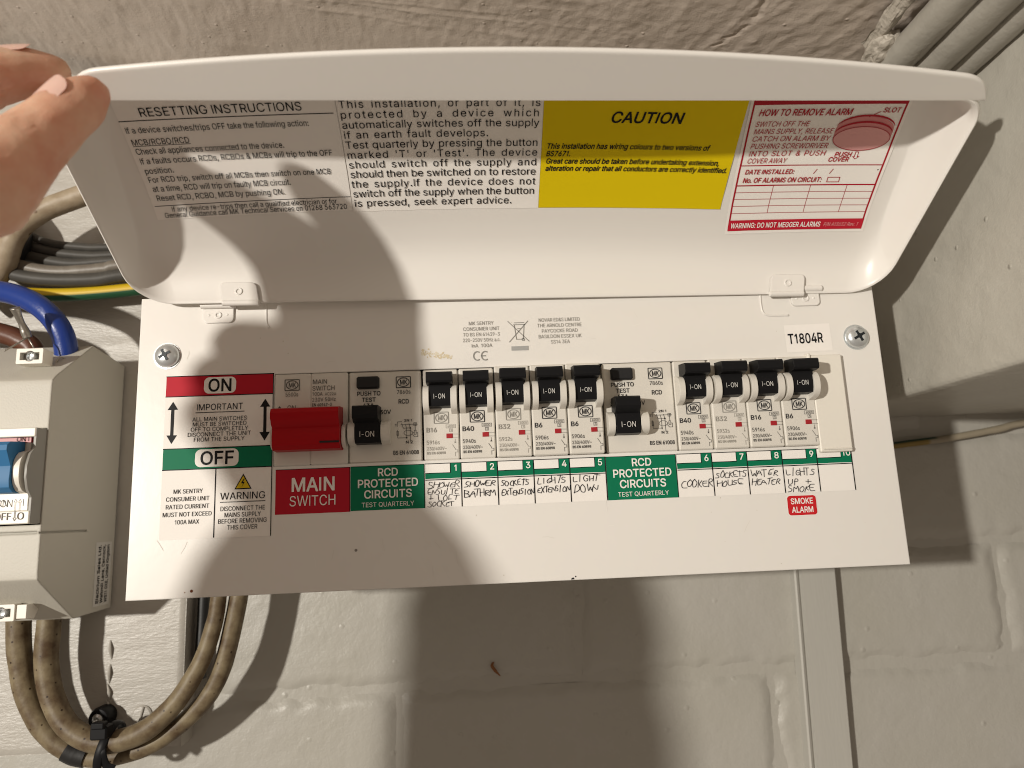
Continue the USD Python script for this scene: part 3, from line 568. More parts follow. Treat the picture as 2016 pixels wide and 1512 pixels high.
q.rect(104.2, 21.8, 174.8, 101, PAPER, 0)
def R(a, b, c, d, col=RD, lev=1): q.rect(a, b, c, d, col, lev)
R(105.4, 25.2, 106.2, 101); R(172.6, 25.2, 173.4, 101); R(105.4, 23.4, 173.4, 29.0, (0.50, 0.016, 0.035), 2); R(106, 88.6, 173, 101, RD)
q.text('HOW TO REMOVE ALARM', 108.6, 83.4, 3.1, RD, w=41.6, bold=True, slant=.15)
for i, (s, w) in enumerate([('SWITCH OFF THE', 24.6), ('MAINS SUPPLY, RELEASE', 36.4), ('CATCH ON ALARM BY', 36), ('PUSHING SCREWDRIVER', 36), ('INTO SLOT & PUSH', 36), ('COVER AWAY', 18.6)]):
    q.text(s, 108.2, 78.0 - i * 3.75, 2.6, RD, w=w, slant=.18, track=i in (2, 4))
def ell(cx, cz, a, b): return affinity.scale(Point(cx, cz).buffer(1, 14), a, b)
q.poly(ell(158.5, 76.0, 13.0, 6.6).union(sbox(145.5, 71.5, 171.5, 76.0)), (0.62, 0.24, 0.24), 1); q.poly(ell(158.5, 71.5, 13.0, 6.2), PK, 2)
for dz in (74.2, 77.4): q.poly(ell(158.5, dz, 13.0, 6.2).difference(ell(158.5, dz - .9, 13.2, 6.2)), RD, 3)
q.poly(ell(158.5, 71.5, 13.0, 6.2).difference(ell(158.5, 71.5, 12.7, 5.9)), RD, 3)
q.text('SLOT', 163.6, 84.6, 2.3, RD, w=7.6, bold=True, slant=.15); q.line([(158.5, 82.4), (163, 85.0)], .35, RD)
q.text('PUSH', 152.4, 62.4, 2.3, RD, w=8.0, al='c', bold=True, slant=.15); q.text('COVER', 151.0, 59.8, 2.3, RD, w=9.6, al='c', bold=True, slant=.15)
q.poly(Polygon([(158, 64.8), (159.6, 64.8), (159.6, 62.4), (160.6, 62.4), (158.8, 60.8), (157, 62.4), (158, 62.4)]), RD, 2); q.poly(Polygon([(158.35, 64.5), (159.25, 64.5), (159.25, 62.1), (159.7, 62.1), (158.8, 61.3), (157.9, 62.1), (158.35, 62.1)]), PAPER, 3)
R(105.6, 57.6, 173.2, 58.1); R(105.6, 47.0, 173.2, 47.6)
q.text('DATE INSTALLED:', 108.4, 53.4, 2.4, RD, w=23.6, bold=True, slant=.15); q.text('No. OF ALARMS ON CIRCUIT:', 108.2, 49.0, 2.4, RD, w=38, bold=True, slant=.15)
for x in (141.6, 149.2): q.line([(x, 53.2), (x + 1.2, 55.8)], .3, RD)
q.poly(sbox(149.0, 48.7, 155.0, 51.4).difference(sbox(149.3, 49.0, 154.7, 51.1)), RD, 2)
for i in range(1, 5): R(105.6, 47.2 - i * 3.7, 173.2, 47.45 - i * 3.7)
for x in (124.0, 142.0, 159.6): R(x - .12, 32.4, x + .12, 47.2)
q.text('WARNING: DO NOT MEGGER ALARMS', 106.6, 24.9, 2.6, PAPER, w=45.6, bold=True); q.text('P/N A13632 Rev. 1', 153.6, 25.1, 2.0, (0.7, 0.35, 0.35), w=17.4, slant=.2)
q.turn(3.2, 140, 55); q.build('alarm_label', lid, lid_print, 'red and white HOW TO REMOVE ALARM label', fine=3.5, lift=.3, step=.11)
q = Print()
q.poly(Point(171.5, 57).buffer(.35, 3), (.1, .09, .08), 1); q.poly(Point(100.4, 49.4).buffer(.3, 3), (.2, .17, .12), 1)
tag(q.build('specks', lid, lid_print, lift=.3), kind='stuff')

# ---- hinges: a leaf on the cover, a knuckle, a leaf on the lid
def leaf_poly(x0, x1, z0, z1, r):
    return sbox(x0, z0, x1, z1 + 5).buffer(-r).buffer(r, 6).intersection(sbox(x0, z0, x1, z1))
for x0, x1, u0, u1, nm in ((-127.0, -112.0, -115.2, -97.4, 'hinge above the ON label'), (174.0, 189.0, 161.6, 179.4, 'hinge above the T1804R sticker')):
    h = obj('hinge', prism_y(leaf_poly(x0, x1, 95.6, 104.4, 2.4), -1.1, -.05), 'white_powder_coat', unit, label=nm)
    obj('knuckle', tube([(x0 - .8, -2.0, 104.6), ((x0 + x1) / 2, -2.0, 104.5), (x1 + 1.0, -2.0, 104.4)], 1.7, 14), 'white_powder_coat', h, smooth=30)
    xm = (x0 + x1) / 2
    obj('rivet', lathe_y([(1.9, -1.05), (1.7, -1.5), (1.1, -1.5), (.9, -1.15), (.01, -1.1)], xm, 99.6), 'white_powder_coat', h, smooth=25)
    for dx in (-4.6, 4.4): obj('dimple', lathe_y([(.8, -1.05), (.5, -1.35), (.01, -1.4)], xm + dx, 99.7, 12), 'white_powder_coat', h, smooth=True)
    # leaf lying against the sloped bottom wall of the lid
    d = np.array([3.2, 6.0]); d /= np.linalg.norm(d); nn = np.array([d[1], -d[0]])
    def lw(x, s, t): return lid_pt(x - LO[0], -.6 + s * d[0] + t * nn[0], -2.2 + s * d[1] + t * nn[1])
    lp = affinity.skew(leaf_poly(u0, u1, -10.4, 0, 2.6), 0); m = trimesh.creation.extrude_polygon(lp, 1.0, engine='earcut'); vv = m.vertices.copy()
    dirn = 1 if u0 < 0 else -1
    m.vertices = lw(vv[:, 0] + dirn * (vv[:, 1]) * .18, -vv[:, 1], .5 + vv[:, 2]); trimesh.repair.fix_normals(m)
    obj('lid_leaf', m, 'white_powder_coat', h, smooth=False)
    kn = tube(lw(np.array([u0, (u0 + u1) / 2, u1]), np.zeros(3), np.full(3, .6)), 1.5, 12); obj('knuckle', kn, 'white_powder_coat', h, smooth=30)
    ring = np.array([(math.cos(a), math.sin(a)) for a in np.linspace(0, 2 * math.pi, 17)])
    um = (u0 + u1) / 2 - dirn * 1.0
    obj('rivet', tube(lw(um + 1.5 * ring[:, 0], 5.6 + 1.5 * ring[:, 1], np.full(17, 1.6)), .45, 8, 2), 'white_powder_coat', h, smooth=True)

# ================================================================ devices in the row
Z0 = 22.9
def body_mesh(x0, w, dy, h=45.4, lip=0.0):
    return cbox(x0 + .15, x0 + w - .15, dy, dy + 48, Z0, Z0 + h, .6)
def ear(x0, x1, dy, za, zb, d):
    a = np.linspace(0, 1, 14); zs = za + (zb - za) * a; ys = dy - d * np.power(np.clip(1 - np.abs(2 * a - 1) ** 2.6, 0, 1), .5) * 1.0
    ys[0] = ys[-1] = dy; ys[1:-1] -= 0.0
    return prism_x([(dy + 2, za)] + list(zip(ys, zs)) + [(dy + 2, zb)], x0, x1)
def breaker(x0, rating, code, dy, ink, label, n):
    t = thing('circuit_breaker', label, 'circuit breaker', None)
    w, xc = 17.7, x0 + 8.85; Z = Z0
    obj('body', body_mesh(x0, w, dy), 'device_plastic', t)
    obj('cheek', ear(x0 + .5, x0 + 3.4, dy, Z + 22.6, Z + 37.4, 8.6), 'device_plastic', t, smooth=25); obj('cheek', ear(x0 + 14.0, x0 + 17.1, dy, Z + 22.6, Z + 37.4, 8.6), 'device_plastic', t, smooth=25)
    lo = [(dy - .1, Z + 25.6), (dy - 6.3, Z + 25.9), (dy - 7.2, Z + 28.5), (dy - 7.4, Z + 32), (dy - 7.4, Z + 35.5), (dy - 8.6, Z + 37.4), (dy - .1, Z + 37.4)]
    up = [(dy - 2, Z + 36.4), (dy - 9.6, Z + 36.2), (dy - 12.6, Z + 36.6), (dy - 13.2, Z + 37.4), (dy - 13.2, Z + 41.0), (dy - 12.4, Z + 41.8), (dy - 9.2, Z + 42.2), (dy - 2, Z + 43.0)]
    tg = obj('toggle', [prism_x(lo, xc - 5.35, xc + 5.35), prism_x(up, xc - 6.3, xc + 6.3)], 'black_plastic', t, smooth=20)
    q = Print(); q.text('I-ON', xc - 0.2, Z + 29.4, 2.35, (0.62, 0.61, 0.58), w=5.9, al='c'); q.build('lettering', tg, on_plane(dy - 7.4))
    obj('indicator', cbox(x0 + 11.2, x0 + 14.3, dy - .35, dy + 1, Z + 10.6, Z + 12.9, .1), 'indicator_red', t)
    q = Print(); mk_logo(q, xc - 3.75, Z + 17.9, 7.5, 6.0, ink)
    q.text(rating, x0 + 1.1, Z + 13.8, 2.25, ink, bold=True); q.poly(sbox(x0 + 11.0, Z + 15.6, x0 + 15.9, Z + 17.4).difference(sbox(x0 + 11.15, Z + 15.75, x0 + 15.75, Z + 17.25)), ink, 1)
    q.text('6000', x0 + 13.45, Z + 15.95, 1.15, ink, w=3.6, al='c'); q.text('3', x0 + 13.45, Z + 14.0, 1.1, ink, al='c'); q.poly(sbox(x0 + 12.6, Z + 13.7, x0 + 14.3, Z + 15.4).difference(sbox(x0 + 12.75, Z + 13.85, x0 + 14.15, Z + 15.25)), ink, 1)
    q.text(code, x0 + 1.2, Z + 7.8, 1.95, ink, w=6.6); q.text('230/400V~', x0 + 1.3, Z + 4.9, 1.65, ink, w=9.8); q.text('BS EN 60898', x0 + 1.4, Z + 2.9, 1.2, ink, w=9.2, bold=True)
    q.line([(x0 + 14.4, Z + 12.6), (x0 + 17.3, Z + 12.5)], .14, ink); q.line([(x0 + 14.4, Z + 10.9), (x0 + 17.3, Z + 10.8)], .14, ink)
    sx = x0 + 15.4; q.line([(sx, Z + 10.2), (sx, Z + 8.4)], .16, ink); q.line([(sx - .4, Z + 8.8), (sx + .4, Z + 8.1)], .16, ink); q.line([(sx - .4, Z + 8.1), (sx + .4, Z + 8.8)], .16, ink)
    q.line([(sx - 1.4, Z + 7.4), (sx, Z + 5.2), (sx, Z + 4.8), (sx + 1.1, Z + 4.8), (sx + 1.1, Z + 3.6), (sx, Z + 3.6), (sx, Z + 1.6)], .16, ink)
    q.build('lettering', t, on_plane(dy))
DK, FD = (0.045, 0.045, 0.047), (0.33, 0.315, 0.285)
BR = [('B16', '5916s', 0.1, FD, 'faded B16 breaker above the SHOWER ENSUITE card'), ('B40', '5940s', -.3, DK, 'B40 breaker above the SHOWER BATHRM card, second after the first RCD'), ('B32', '5932s', -3.4, FD, 'faded B32 breaker above the SOCKETS EXTENSION card'), ('B6', '5906s', -3.8, DK, 'B6 breaker above the LIGHTS EXTENSION card'), ('B6', '5906s', -4.2, DK, 'B6 breaker above the LIGHT DOWN card, left neighbour of second RCD'),
      ('B40', '5940s', -1.2, DK, 'B40 breaker above the COOKER card, right neighbour of second RCD'), ('B32', '5932s', -2.9, FD, 'faded B32 breaker above the SOCKETS HOUSE card'), ('B16', '5916s', -3.2, DK, 'B16 breaker above the WATER HEATER card'), ('B6', '5906s', -3.4, DK, 'B6 breaker above the LIGHTS UP SMOKE card, beside blank plate')]
for k, (a, b, dy, ink, lab) in enumerate(BR):
    x0 = -18.2 + 17.85 * k if k < 5 else 108.3 + 17.75 * (k - 5)
    breaker(x0, a, b, dy, ink, lab, k)
def rcd(x0, dy, label):
    t = thing('residual_current_device', label, 'RCD', None); Z = Z0; w = 36.0
    obj('body', body_mesh(x0, w, dy), 'device_plastic', t)
    obj('test_button', cbox(x0 + 4.2, x0 + 15.3, dy - 2.6, dy + 1, Z + 36.6, Z + 42.7, .7), 'grey_button', t)
    obj('cheek', ear(x0 + .6, x0 + 4.0, dy, Z + 8.4, Z + 20.6, 7.4), 'device_plastic', t, smooth=25); obj('cheek', ear(x0 + 16.5, x0 + 20.8, dy, Z + 8.4, Z + 20.6, 7.4), 'device_plastic', t, smooth=25)
    lo = [(dy - .1, Z + 8.8), (dy - 6.6, Z + 9.0), (dy - 7.6, Z + 12), (dy - 7.8, Z + 17.5), (dy - 8.6, Z + 20.4), (dy - .1, Z + 20.4)]
    up = [(dy - .1, Z + 19.0), (dy - 8.6, Z + 18.8), (dy - 11.6, Z + 20.6), (dy - 12.4, Z + 22), (dy - 12.2, Z + 26.0), (dy - 11.0, Z + 26.8), (dy - .1, Z + 27.4)]
    tg = obj('toggle', [prism_x(lo, x0 + 4.3, x0 + 16.2), prism_x(up, x0 + 3.7, x0 + 15.9)], 'black_plastic', t, smooth=20)
    q = Print(); q.text('I-ON', x0 + 10.2, Z + 11.9, 2.7, (0.62, 0.61, 0.58), w=7.4, al='c'); q.build('lettering', tg, on_plane(dy - 7.75))
    q = Print(); q.text('PUSH TO', x0 + 9.9, Z + 33.3, 2.1, DK, w=11.8, al='c', bold=True); q.text('TEST', x0 + 9.9, Z + 30.2, 2.1, DK, w=7.0, al='c', bold=True); q.text('63A', x0 + 9.6, Z + 26.9, 2.4, DK, w=5.8, al='c', bold=True)
    q.text('30mA', x0 + 3.1, Z + 23.7, 2.0, DK, w=6.2, bold=True); q.text('230V', x0 + 20.8, Z + 23.8, 2.0, DK, w=7.4, al='r', bold=True)
    mk_logo(q, x0 + 23.4, Z + 36.6, 7.5, 5.9, DK); q.text('7860s', x0 + 27.2, Z + 33.6, 2.0, DK, w=7.0, al='c'); q.text('RCD', x0 + 27.1, Z + 28.7, 2.2, DK, w=5.4, al='c', bold=True)
    q.text('BS EN 61008', x0 + 34.2, Z + 3.4, 1.9, DK, w=12.6, al='r', bold=True)
    X, Y = x0 + 22.8, Z + 10.0; L = lambda *a: q.line([(X + c, Y + d) for c, d in a], .2, DK)
    L((1.2, 7.2), (1.2, 9.6), (3.4, 9.6)); L((3.2, 8.8), (4.0, 6.4), (7.4, 6.4)); L((5.0, 8.4), (5.6, 6.4), (5.6, 1.0)); L((6.8, 8.6), (7.4, 6.4), (7.4, -.4)); L((2.8, 8.2), (11.0, 8.2)); L((1.2, 5.6), (1.2, 1.6), (5.6, 1.6))
    for a, b, c, d in ((.7, 2.8, 1.7, 5.0), (9.2, 3.0, 10.3, 5.2), (9.0, 7.4, 10.6, 9.0)): q.poly(sbox(X + a, Y + b, X + c, Y + d).difference(sbox(X + a + .18, Y + b + .18, X + c - .18, Y + d - .18)), DK, 2)
    e = affinity.scale(Point(X + 6.4, Y + 4.0).buffer(1, 10), 2.2, 1.4); q.poly(e.difference(e.buffer(-.18)), DK, 2)
    L((8.6, 4.0), (9.2, 4.0)); L((8.4, 3.2), (9.4, 2.0), (11.0, 2.0), (11.0, 4.0), (10.3, 4.0)); L((9.8, 5.2), (9.8, 9.0)); q.poly(Point(X + 7.4, Y + 6.4).buffer(.4, 4), DK, 2); q.poly(Point(X + 5.6, Y + 1.6).buffer(.35, 4), DK, 2)
    q.text('2N 1', X + 6.4, Y + 9.6, 1.2, DK, w=4.2, al='c', bold=True); q.text('N 2', X + 6.8, Y - 1.2, 1.3, DK, w=3.6, al='c', bold=True); q.text('T', X - .2, Y + 7.4, 1.2, DK, bold=True)
    q.build('lettering', t, on_plane(dy))
rcd(-54.9, 0.2, 'cream RCD with push to test button, right of the red main switch'); rcd(72.2, -.6, 'cream RCD with push to test button, between breakers 5 and 6')
t = thing('main_switch', 'cream double-width main switch with wide red handle', 'switch'); Z = Z0; x0 = -91.0
obj('body', [cbox(x0 + .1, x0 + 17.8, -1.0, 46, Z, Z + 45.3, .5), cbox(x0 + 17.85, x0 + 35.9, -1.1, 46, Z, Z + 45.3, .5)], 'device_plastic', t)
obj('cheek', ear(x0 + .1, x0 + 1.6, -1, Z + 7.0, Z + 19.5, 6.4), 'device_plastic', t, smooth=25); obj('cheek', ear(x0 + 33.9, x0 + 35.7, -1, Z + 7.0, Z + 19.5, 6.4), 'device_plastic', t, smooth=25)
hp = [(-1.1, Z + 6.6), (-8.2, Z + 6.9), (-9.8, Z + 9.0), (-10.2, Z + 13.0), (-9.6, Z + 16.2), (-9.6, Z + 17.2), (-11.6, Z + 18.8), (-13.2, Z + 21.6), (-13.6, Z + 24.2), (-12.8, Z + 26.2), (-9.6, Z + 27.0), (-1.1, Z + 27.6)]
hd = obj('handle', [prism_x(hp, x0 + 1.7, x0 + 33.6)], 'red_plastic', t, smooth=25, label='red handle')
obj('slot', cbox(x0 + 24.2, x0 + 33.4, -10.3, -9.6, Z + 9.6, Z + 10.5, .1), 'dark_gap', hd)
q = Print(); C2 = (0.10, 0.095, 0.085); mk_logo(q, x0 + 5.0, Z + 36.8, 7.4, 5.8, C2); q.text('5500s', x0 + 8.6, Z + 34.0, 1.9, C2, w=6.4, al='c')
q.text('MAIN', x0 + 18.6, Z + 39.8, 2.3, C2, w=7.4); q.text('SWITCH', x0 + 18.5, Z + 36.5, 2.3, C2, w=11.2); q.text('100A', x0 + 18.5, Z + 33.9, 1.8, C2, w=5.2); q.text('AC22A', x0 + 24.7, Z + 33.9, 1.5, C2, w=5.6); q.text('230V 50Hz', x0 + 18.4, Z + 31.0, 1.9, C2, w=11.8)
q.text('EN 60947-3', x0 + 18.4, Z + 28.6, 1.5, C2, w=9.8, bold=True); q.text('ON', x0 + 6.4, Z + 27.2, 2.3, C2, w=4.4); q.poly(Polygon([(x0 + 1.8, Z + 28.2), (x0 + 3.6, Z + 28.2), (x0 + 2.7, Z + 29.4)]), C2, 1); q.rect(x0 + 2.4, Z + 26.6, x0 + 3.0, Z + 28.2, C2, 1)
q.build('lettering', t, on_plane(-1.15))
t = thing('blanking_plate', 'plain cream blanking plate filling the last way beside the LIGHTS UP SMOKE breaker', 'blanking plate')
obj('plate', cbox(178.9, 195.4, -3.4, 4, 19.2, 68.8, .5), 'cream_plastic', t); obj('flange', cbox(177.2, 178.8, -4.6, 2, 62.6, 69.6, .4), 'cream_plastic', t); obj('flange', cbox(179.6, 194.9, -4.2, -3.45, 20.2, 21.0, .3), 'cream_plastic', t)

# ================================================================ switch box on the left, with its seal
t = thing('switch_box', 'cream plastic isolator box with a blue switch, left of the consumer unit', 'switch box')
BXR = -219.6
prof = [(110, -50.5), (70, -51.5), (38, -30), (35, -27.5), (34.6, -24), (34.6, 74), (35, 77), (38, 80), (72, 104.5), (110, 100)]
cutter = pbox(-246, -218.6, 20, 46, -0.6, 51.4)
bx = prism_x(prof, -330, BXR)
try: bx = trimesh.boolean.difference([bx, pbox(-300, BXR - .6, 20, 60, 0.2, 50.6), pbox(-340, BXR - 1.8, 20, 36.2, -4.4, -3.2), pbox(BXR - 1.0, BXR + 5, 30, 78, -4.4, -3.4)], engine='manifold')
except Exception as ex: print('bool', ex)
sb = obj('casing', bx, 'fuse_box_plastic', t, smooth=20)
obj('switch_surround', [cbox(-300, BXR - 1.0, 25.5, 56, 0.8, 7.4, .4), cbox(-300, BXR - 1.0, 25.5, 56, 45.2, 50.0, .4), cbox(-300, -222.4, 27.0, 56, 7.4, 16.5, .3), cbox(-300, BXR - 5, 29, 56, 16.5, 45.2, .3)], 'cream_plastic', t)
obj('switch_side', [prism_x([(56, .9), (26, .9), (26, 14), (22.5, 18), (20.5, 24), (20.5, 30), (22.5, 36), (26, 40), (26, 49.9), (56, 49.9)], -221.6, BXR - .7)], 'grey_plastic', t, smooth=25)
obj('cheek', ear(-227.0, -223.6, 29, 15.6, 38.6, 9.5), 'cream_plastic', t, smooth=25)
obj('indicator_window', pbox(-300, -224.2, 28.2, 30, 42.6, 46.6), 'indicator_red', t)
tp = [(28.5, 16.0), (22.0, 16.6), (18.6, 19.0), (18.0, 22.5), (18.4, 29.8), (16.0, 34.5), (14.4, 37.5), (14.6, 40.2), (17.0, 42.0), (28.5, 43.0)]
obj('toggle', prism_x(tp, -300, -227.2), 'blue_plastic', t, smooth=20)
q = Print(); q.text('ON I', -225.2, 43.2, 2.4, (0.04, .01, .01), w=6.4, al='r'); q.build('lettering', t, on_plane(28.2))
q = Print(); G2 = (0.12, 0.115, 0.10)
q.text('ON', -231.0, 9.7, 3.6, G2, w=6.6, al='r'); q.text('OFF', -229.2, 3.0, 3.6, G2, w=8.6, al='r'); q.text('I', -224.2, 9.7, 3.6, G2); q.text('O', -226.6, 3.0, 3.6, G2)
q.poly(Polygon([(-227.6, 13.6), (-226.6, 11.8), (-227.25, 11.8), (-227.25, 4.0), (-226.6, 4.0), (-227.6, 2.2), (-228.6, 4.0), (-227.95, 4.0), (-227.95, 11.8), (-228.6, 11.8)]).difference(Polygon([(-227.6, 13.1), (-227.0, 12.0), (-227.45, 12.0), (-227.45, 3.8), (-227.0, 3.8), (-227.6, 2.7), (-228.2, 3.8), (-227.75, 3.8), (-227.75, 12.0), (-228.2, 12.0)])), G2, 2)
q.build('lettering', t, on_plane(25.5))
def seal_block(x0, x1, z0, z1, y):
    fr = sbox(x0, z0, x1, z1).buffer(-.6).buffer(.6, 4); cx, cz = (x0 + x1) / 2, (z0 + z1) / 2
    op = sbox(x0 + 2.0, cz - 2.1, x1 - 2.0, cz + 2.1).union(Point(cx, cz).buffer(3.0, 6))
    b = obj('seal_block', prism_y(fr.union(Point(cx, cz).buffer(4.3, 8)).difference(op), y, y + 9), 'cream_plastic', t, smooth=20)
    obj('recess', prism_y(op.buffer(-.02), y + 3.2, y + 9), 'grey_plastic', b)
    obj('seal_screw', lathe_y([(2.4, y + 3.3), (2.4, y + .9), (1.8, y + .6), (1.5, y + 1.6), (.01, y + 1.9)], cx, cz, 24), 'steel', b, smooth=25)
    return b
seal_block(-243.2, -228.9, 87.4, 96.0, 40); seal_block(-252, -238.0, -49.0, -40.4, 48)
obj('seal_block', prism_x([(56, -49), (49, -48), (49, -41), (62, -41)], -238.0, -232.5), 'cream_plastic', t)
q = Print()                                                   # sticker on the shaded side, read along the depth
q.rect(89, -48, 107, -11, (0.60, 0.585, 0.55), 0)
for i, s in enumerate(['Electrium Sales Ltd.', 'Walkmill Lane, Cannock,', 'WS11 0XE, United Kingdom']):
    tmp = Print(); tmp.text(s, 0, 0, 2.9, BLACK, w=34, bold=True)
    for v, f, c, l in tmp.L: q.add(np.column_stack([94.5 + i * 4.7 - v[:, 1], -46.6 + v[:, 0]]), f, c, l)
def on_side(p): return np.column_stack([np.full(len(p), BXR) + p[:, 2], p[:, 0], p[:, 1]])
V, F, C, n = [], [], [], 0
for v, f, c, l in q.L:
    W = on_side(np.column_stack([v, np.full(len(v), .12 + .07 * l)])); tt = W[f]; nn = np.cross(tt[:, 1] - tt[:, 0], tt[:, 2] - tt[:, 0]); f = np.where((nn[:, 0] < 0)[:, None], f[:, ::-1], f)
    V.append(W); F.append(f + n); C.append(np.tile(c, (len(v), 1))); n += len(v)
obj('maker_label', (np.vstack(V), np.vstack(F)), 'print', t, col=np.vstack(C))
s = thing('wire_seal', 'crimped metal seal with wires hooked to the top of the switch box', 'seal')
obj('ferrule', tube([(-246.2, 40, 119.5), (-245.6, 43, 115), (-244.6, 47, 109), (-243.6, 49, 104.5)], [2.6, 2.0, 1.7, 2.5, 2.3], 14), 'lead', s, smooth=True)
obj('wire', tube([(-243.6, 49, 105), (-247.5, 47, 101), (-252.5, 44, 96)], .5, 8), 'lead', s, smooth=True); obj('wire', tube([(-243.6, 49, 105), (-240.5, 47.5, 101), (-237.5, 50, 95.0), (-229.5, 52, 89)], .5, 8), 'lead', s, smooth=True)
obj('wire', tube([(-229.5, 52, 89), (-228.5, 55, 94), (-226, 58, 93)], .45, 8), 'lead', s, smooth=True)

# ================================================================ cables
def cable(name, pts, r, m, label, squash=1.0, cat='cable', jit=.25, group=None, sides=20):
    return tag(obj(name, tube(pts, r, sides, 12, squash, jit), m, smooth=True), label, cat, group)
cable('beige_tail_cable', [(-263, 92, -20), (-263, 93, -56), (-261, 94, -76), (-256, 95, -96), (-247, 96, -113), (-234, 97, -125.5), (-218, 97, -131.5), (-198, 97, -130.5), (-179, 97, -123), (-159, 97, -107), (-147, 97, -87), (-138.5, 97, -48), (-136, 97, -20)], [6.4, 6.4, 6.3, 6.0, 5.0, 5.2, 5.4, 5.4], 'beige_cable', 'stained beige cable looping from box to unit, the outer of the two', jit=.5)
cable('beige_tail_cable', [(-244, 90, -20), (-244, 90, -55), (-244, 90, -77), (-239, 90, -97), (-229, 89, -112), (-214, 88, -120.5), (-199, 88, -121), (-183, 89, -115), (-168, 90, -100.5), (-156.5, 91, -81), (-150.5, 92, -61), (-148.5, 92, -47), (-147, 92, -20)], [6.4, 6.4, 6.3, 6.2, 6.0, 5.2, 4.6, 4.6], 'beige_cable', 'stained beige cable looping from box to unit, the inner of the two', jit=.5)
cable('black_flat_cable', [(-168.5, 124, -20), (-169, 124, -60), (-169.6, 124, -84), (-170, 125, -97)], 3.6, 'black_rubber', 'black cable in the dark gap beside the backboard edge under the unit')
tape = tube([(-232.0, 95.5, -125.5), (-227, 96.5, -128.4), (-221.0, 97, -130.4)], [6.9, 7.1, 6.8], 18)
tag(obj('tape_sleeve', tape, 'black_rubber', smooth=30), 'short black tape sleeve wrapped round the outer beige cable', 'sleeve')
t = thing('cable_tie', 'black plastic tie binding both beige cables at the bottom of their loop', 'cable tie')
ring = []
for a in np.linspace(0, 2 * math.pi, 25): ring.append((-206.5 + 3.2 * math.sin(a), 92 + 12.6 * math.cos(a) * .9, -125.6 + 13.2 * math.sin(a)))
bandm = tube(ring, 2.6, 10, 2, squash=.45); obj('band', bandm, 'black_plastic', t, smooth=30)
obj('tie_head', [cbox(-210.4, -201.2, 76.5, 84, -117.5, -110.2, .8), cbox(-209.4, -202.2, 75, 80, -111.6, -108.0, .6)], 'black_plastic', t)
obj('tail', tube([(-206, 84, -118), (-205, 80.5, -125), (-203.5, 83, -132), (-199.5, 84, -134.5)], 2.5, 10, 8, squash=.35), 'black_plastic', t, smooth=30)
t = thing('cable_clip', 'round black cable clip with steel screw, above the cable tie', 'cable clip')
obj('clip_body', lathe_y([(6.2, 111.5), (6.2, 104), (5.4, 101.6), (3.6, 101.2), (3.4, 103)], -219.0, -112.4, 30), 'black_plastic', t, smooth=30); obj('clip_screw', lathe_y([(3.4, 103.4), (3.2, 101.6), (1.6, 101.0), (.01, 102.0)], -219.6, -112.8, 20), 'steel', t, smooth=25)
cable('blue_cable', [(-330, 78, 148), (-297, 75, 143), (-275, 70, 139.5), (-257, 65, 133), (-243, 62, 124), (-234.5, 63, 113), (-231.8, 66, 101), (-232.5, 70, 80)], 6.3, 'blue_cable', 'thick bright blue cable curving into the top of the switch box', jit=.05, sides=26)
cable('brown_cable', [(-330, 84, 122), (-297, 80, 120), (-279, 78, 116), (-266, 77, 111), (-257, 77, 103), (-254, 78, 80)], 6.2, 'brown_cable', 'thick brown cable entering the switch box behind the wire seal', jit=.05)
cable('grey_cable', [(-330, 106, 214), (-293, 100, 197), (-279, 100, 187), (-265, 100, 181.5), (-245, 100, 178.5), (-229, 100, 178), (-160, 102, 180)], 2.6, 'grey_cable', 'thin dark grey cable, topmost of those sweeping behind the lid')
cable('grey_cable', [(-330, 106, 206), (-296, 101, 190), (-281, 101, 181), (-265, 101, 176), (-244, 101, 173), (-225, 101, 173), (-160, 102, 176)], 3.3, 'grey_cable', 'dark grey cable, second from top of those sweeping behind the lid')
cable('grey_cable', [(-330, 104, 198), (-302, 99, 186), (-288, 99, 176.5), (-271, 99, 170.5), (-251, 99, 167), (-224, 99, 168), (-160, 101, 171)], 3.6, 'grey_cable', 'dark grey cable, third from top, just above the scuffed pale one')
cable('scuffed_cable', [(-330, 97, 190), (-301, 95, 176), (-289, 94, 168), (-274, 94, 162.5), (-254, 94, 159.5), (-228, 94, 161), (-216, 94, 163), (-150, 97, 168)], 4.1, 'light_grey_cable', 'scuffed pale grey cable with nicks, among dark ones behind the lid', jit=.5)
cable('grey_cable', [(-330, 93, 180), (-302, 91, 168), (-290, 91, 161.5), (-278, 91, 156.5), (-258, 91, 153.5), (-232, 91, 153), (-212, 91, 155.5), (-150, 95, 162)], 4.2, 'grey_cable', 'dark grey cable, lowest of those behind the lid, above the earth cable')
em = tube([(-350, 97, 160), (-312, 96, 151.5), (-286, 95, 147), (-263, 95, 145), (-240, 95, 145), (-210, 95, 147), (-194, 95, 149), (-150, 98, 153)], 4.2, 26, 12)
cen = spline([(-350, 97, 160), (-312, 96, 151.5), (-286, 95, 147), (-263, 95, 145), (-240, 95, 145), (-210, 95, 147), (-194, 95, 149), (-150, 98, 153)], 12)
cz = np.interp(em.vertices[:, 0], cen[:, 0], cen[:, 2]); ecol = np.where((em.vertices[:, 2] - cz > -1.3)[:, None], (0.62, 0.42, 0.012), (0.012, 0.075, 0.03))
tag(obj('earth_cable', em, 'lead_print', col=ecol), 'yellow and green striped earth cable below the grey cables', 'cable')
cable('pale_thick_cable', [(-150, 78, 214), (-214, 75, 208), (-233, 75, 203), (-262, 76, 191), (-277, 80, 178), (-288, 88, 160), (-310, 95, 140)], 6.6, 'pale_cable', 'thick pale beige cable bending down from behind the lid beside the hand', jit=.6)
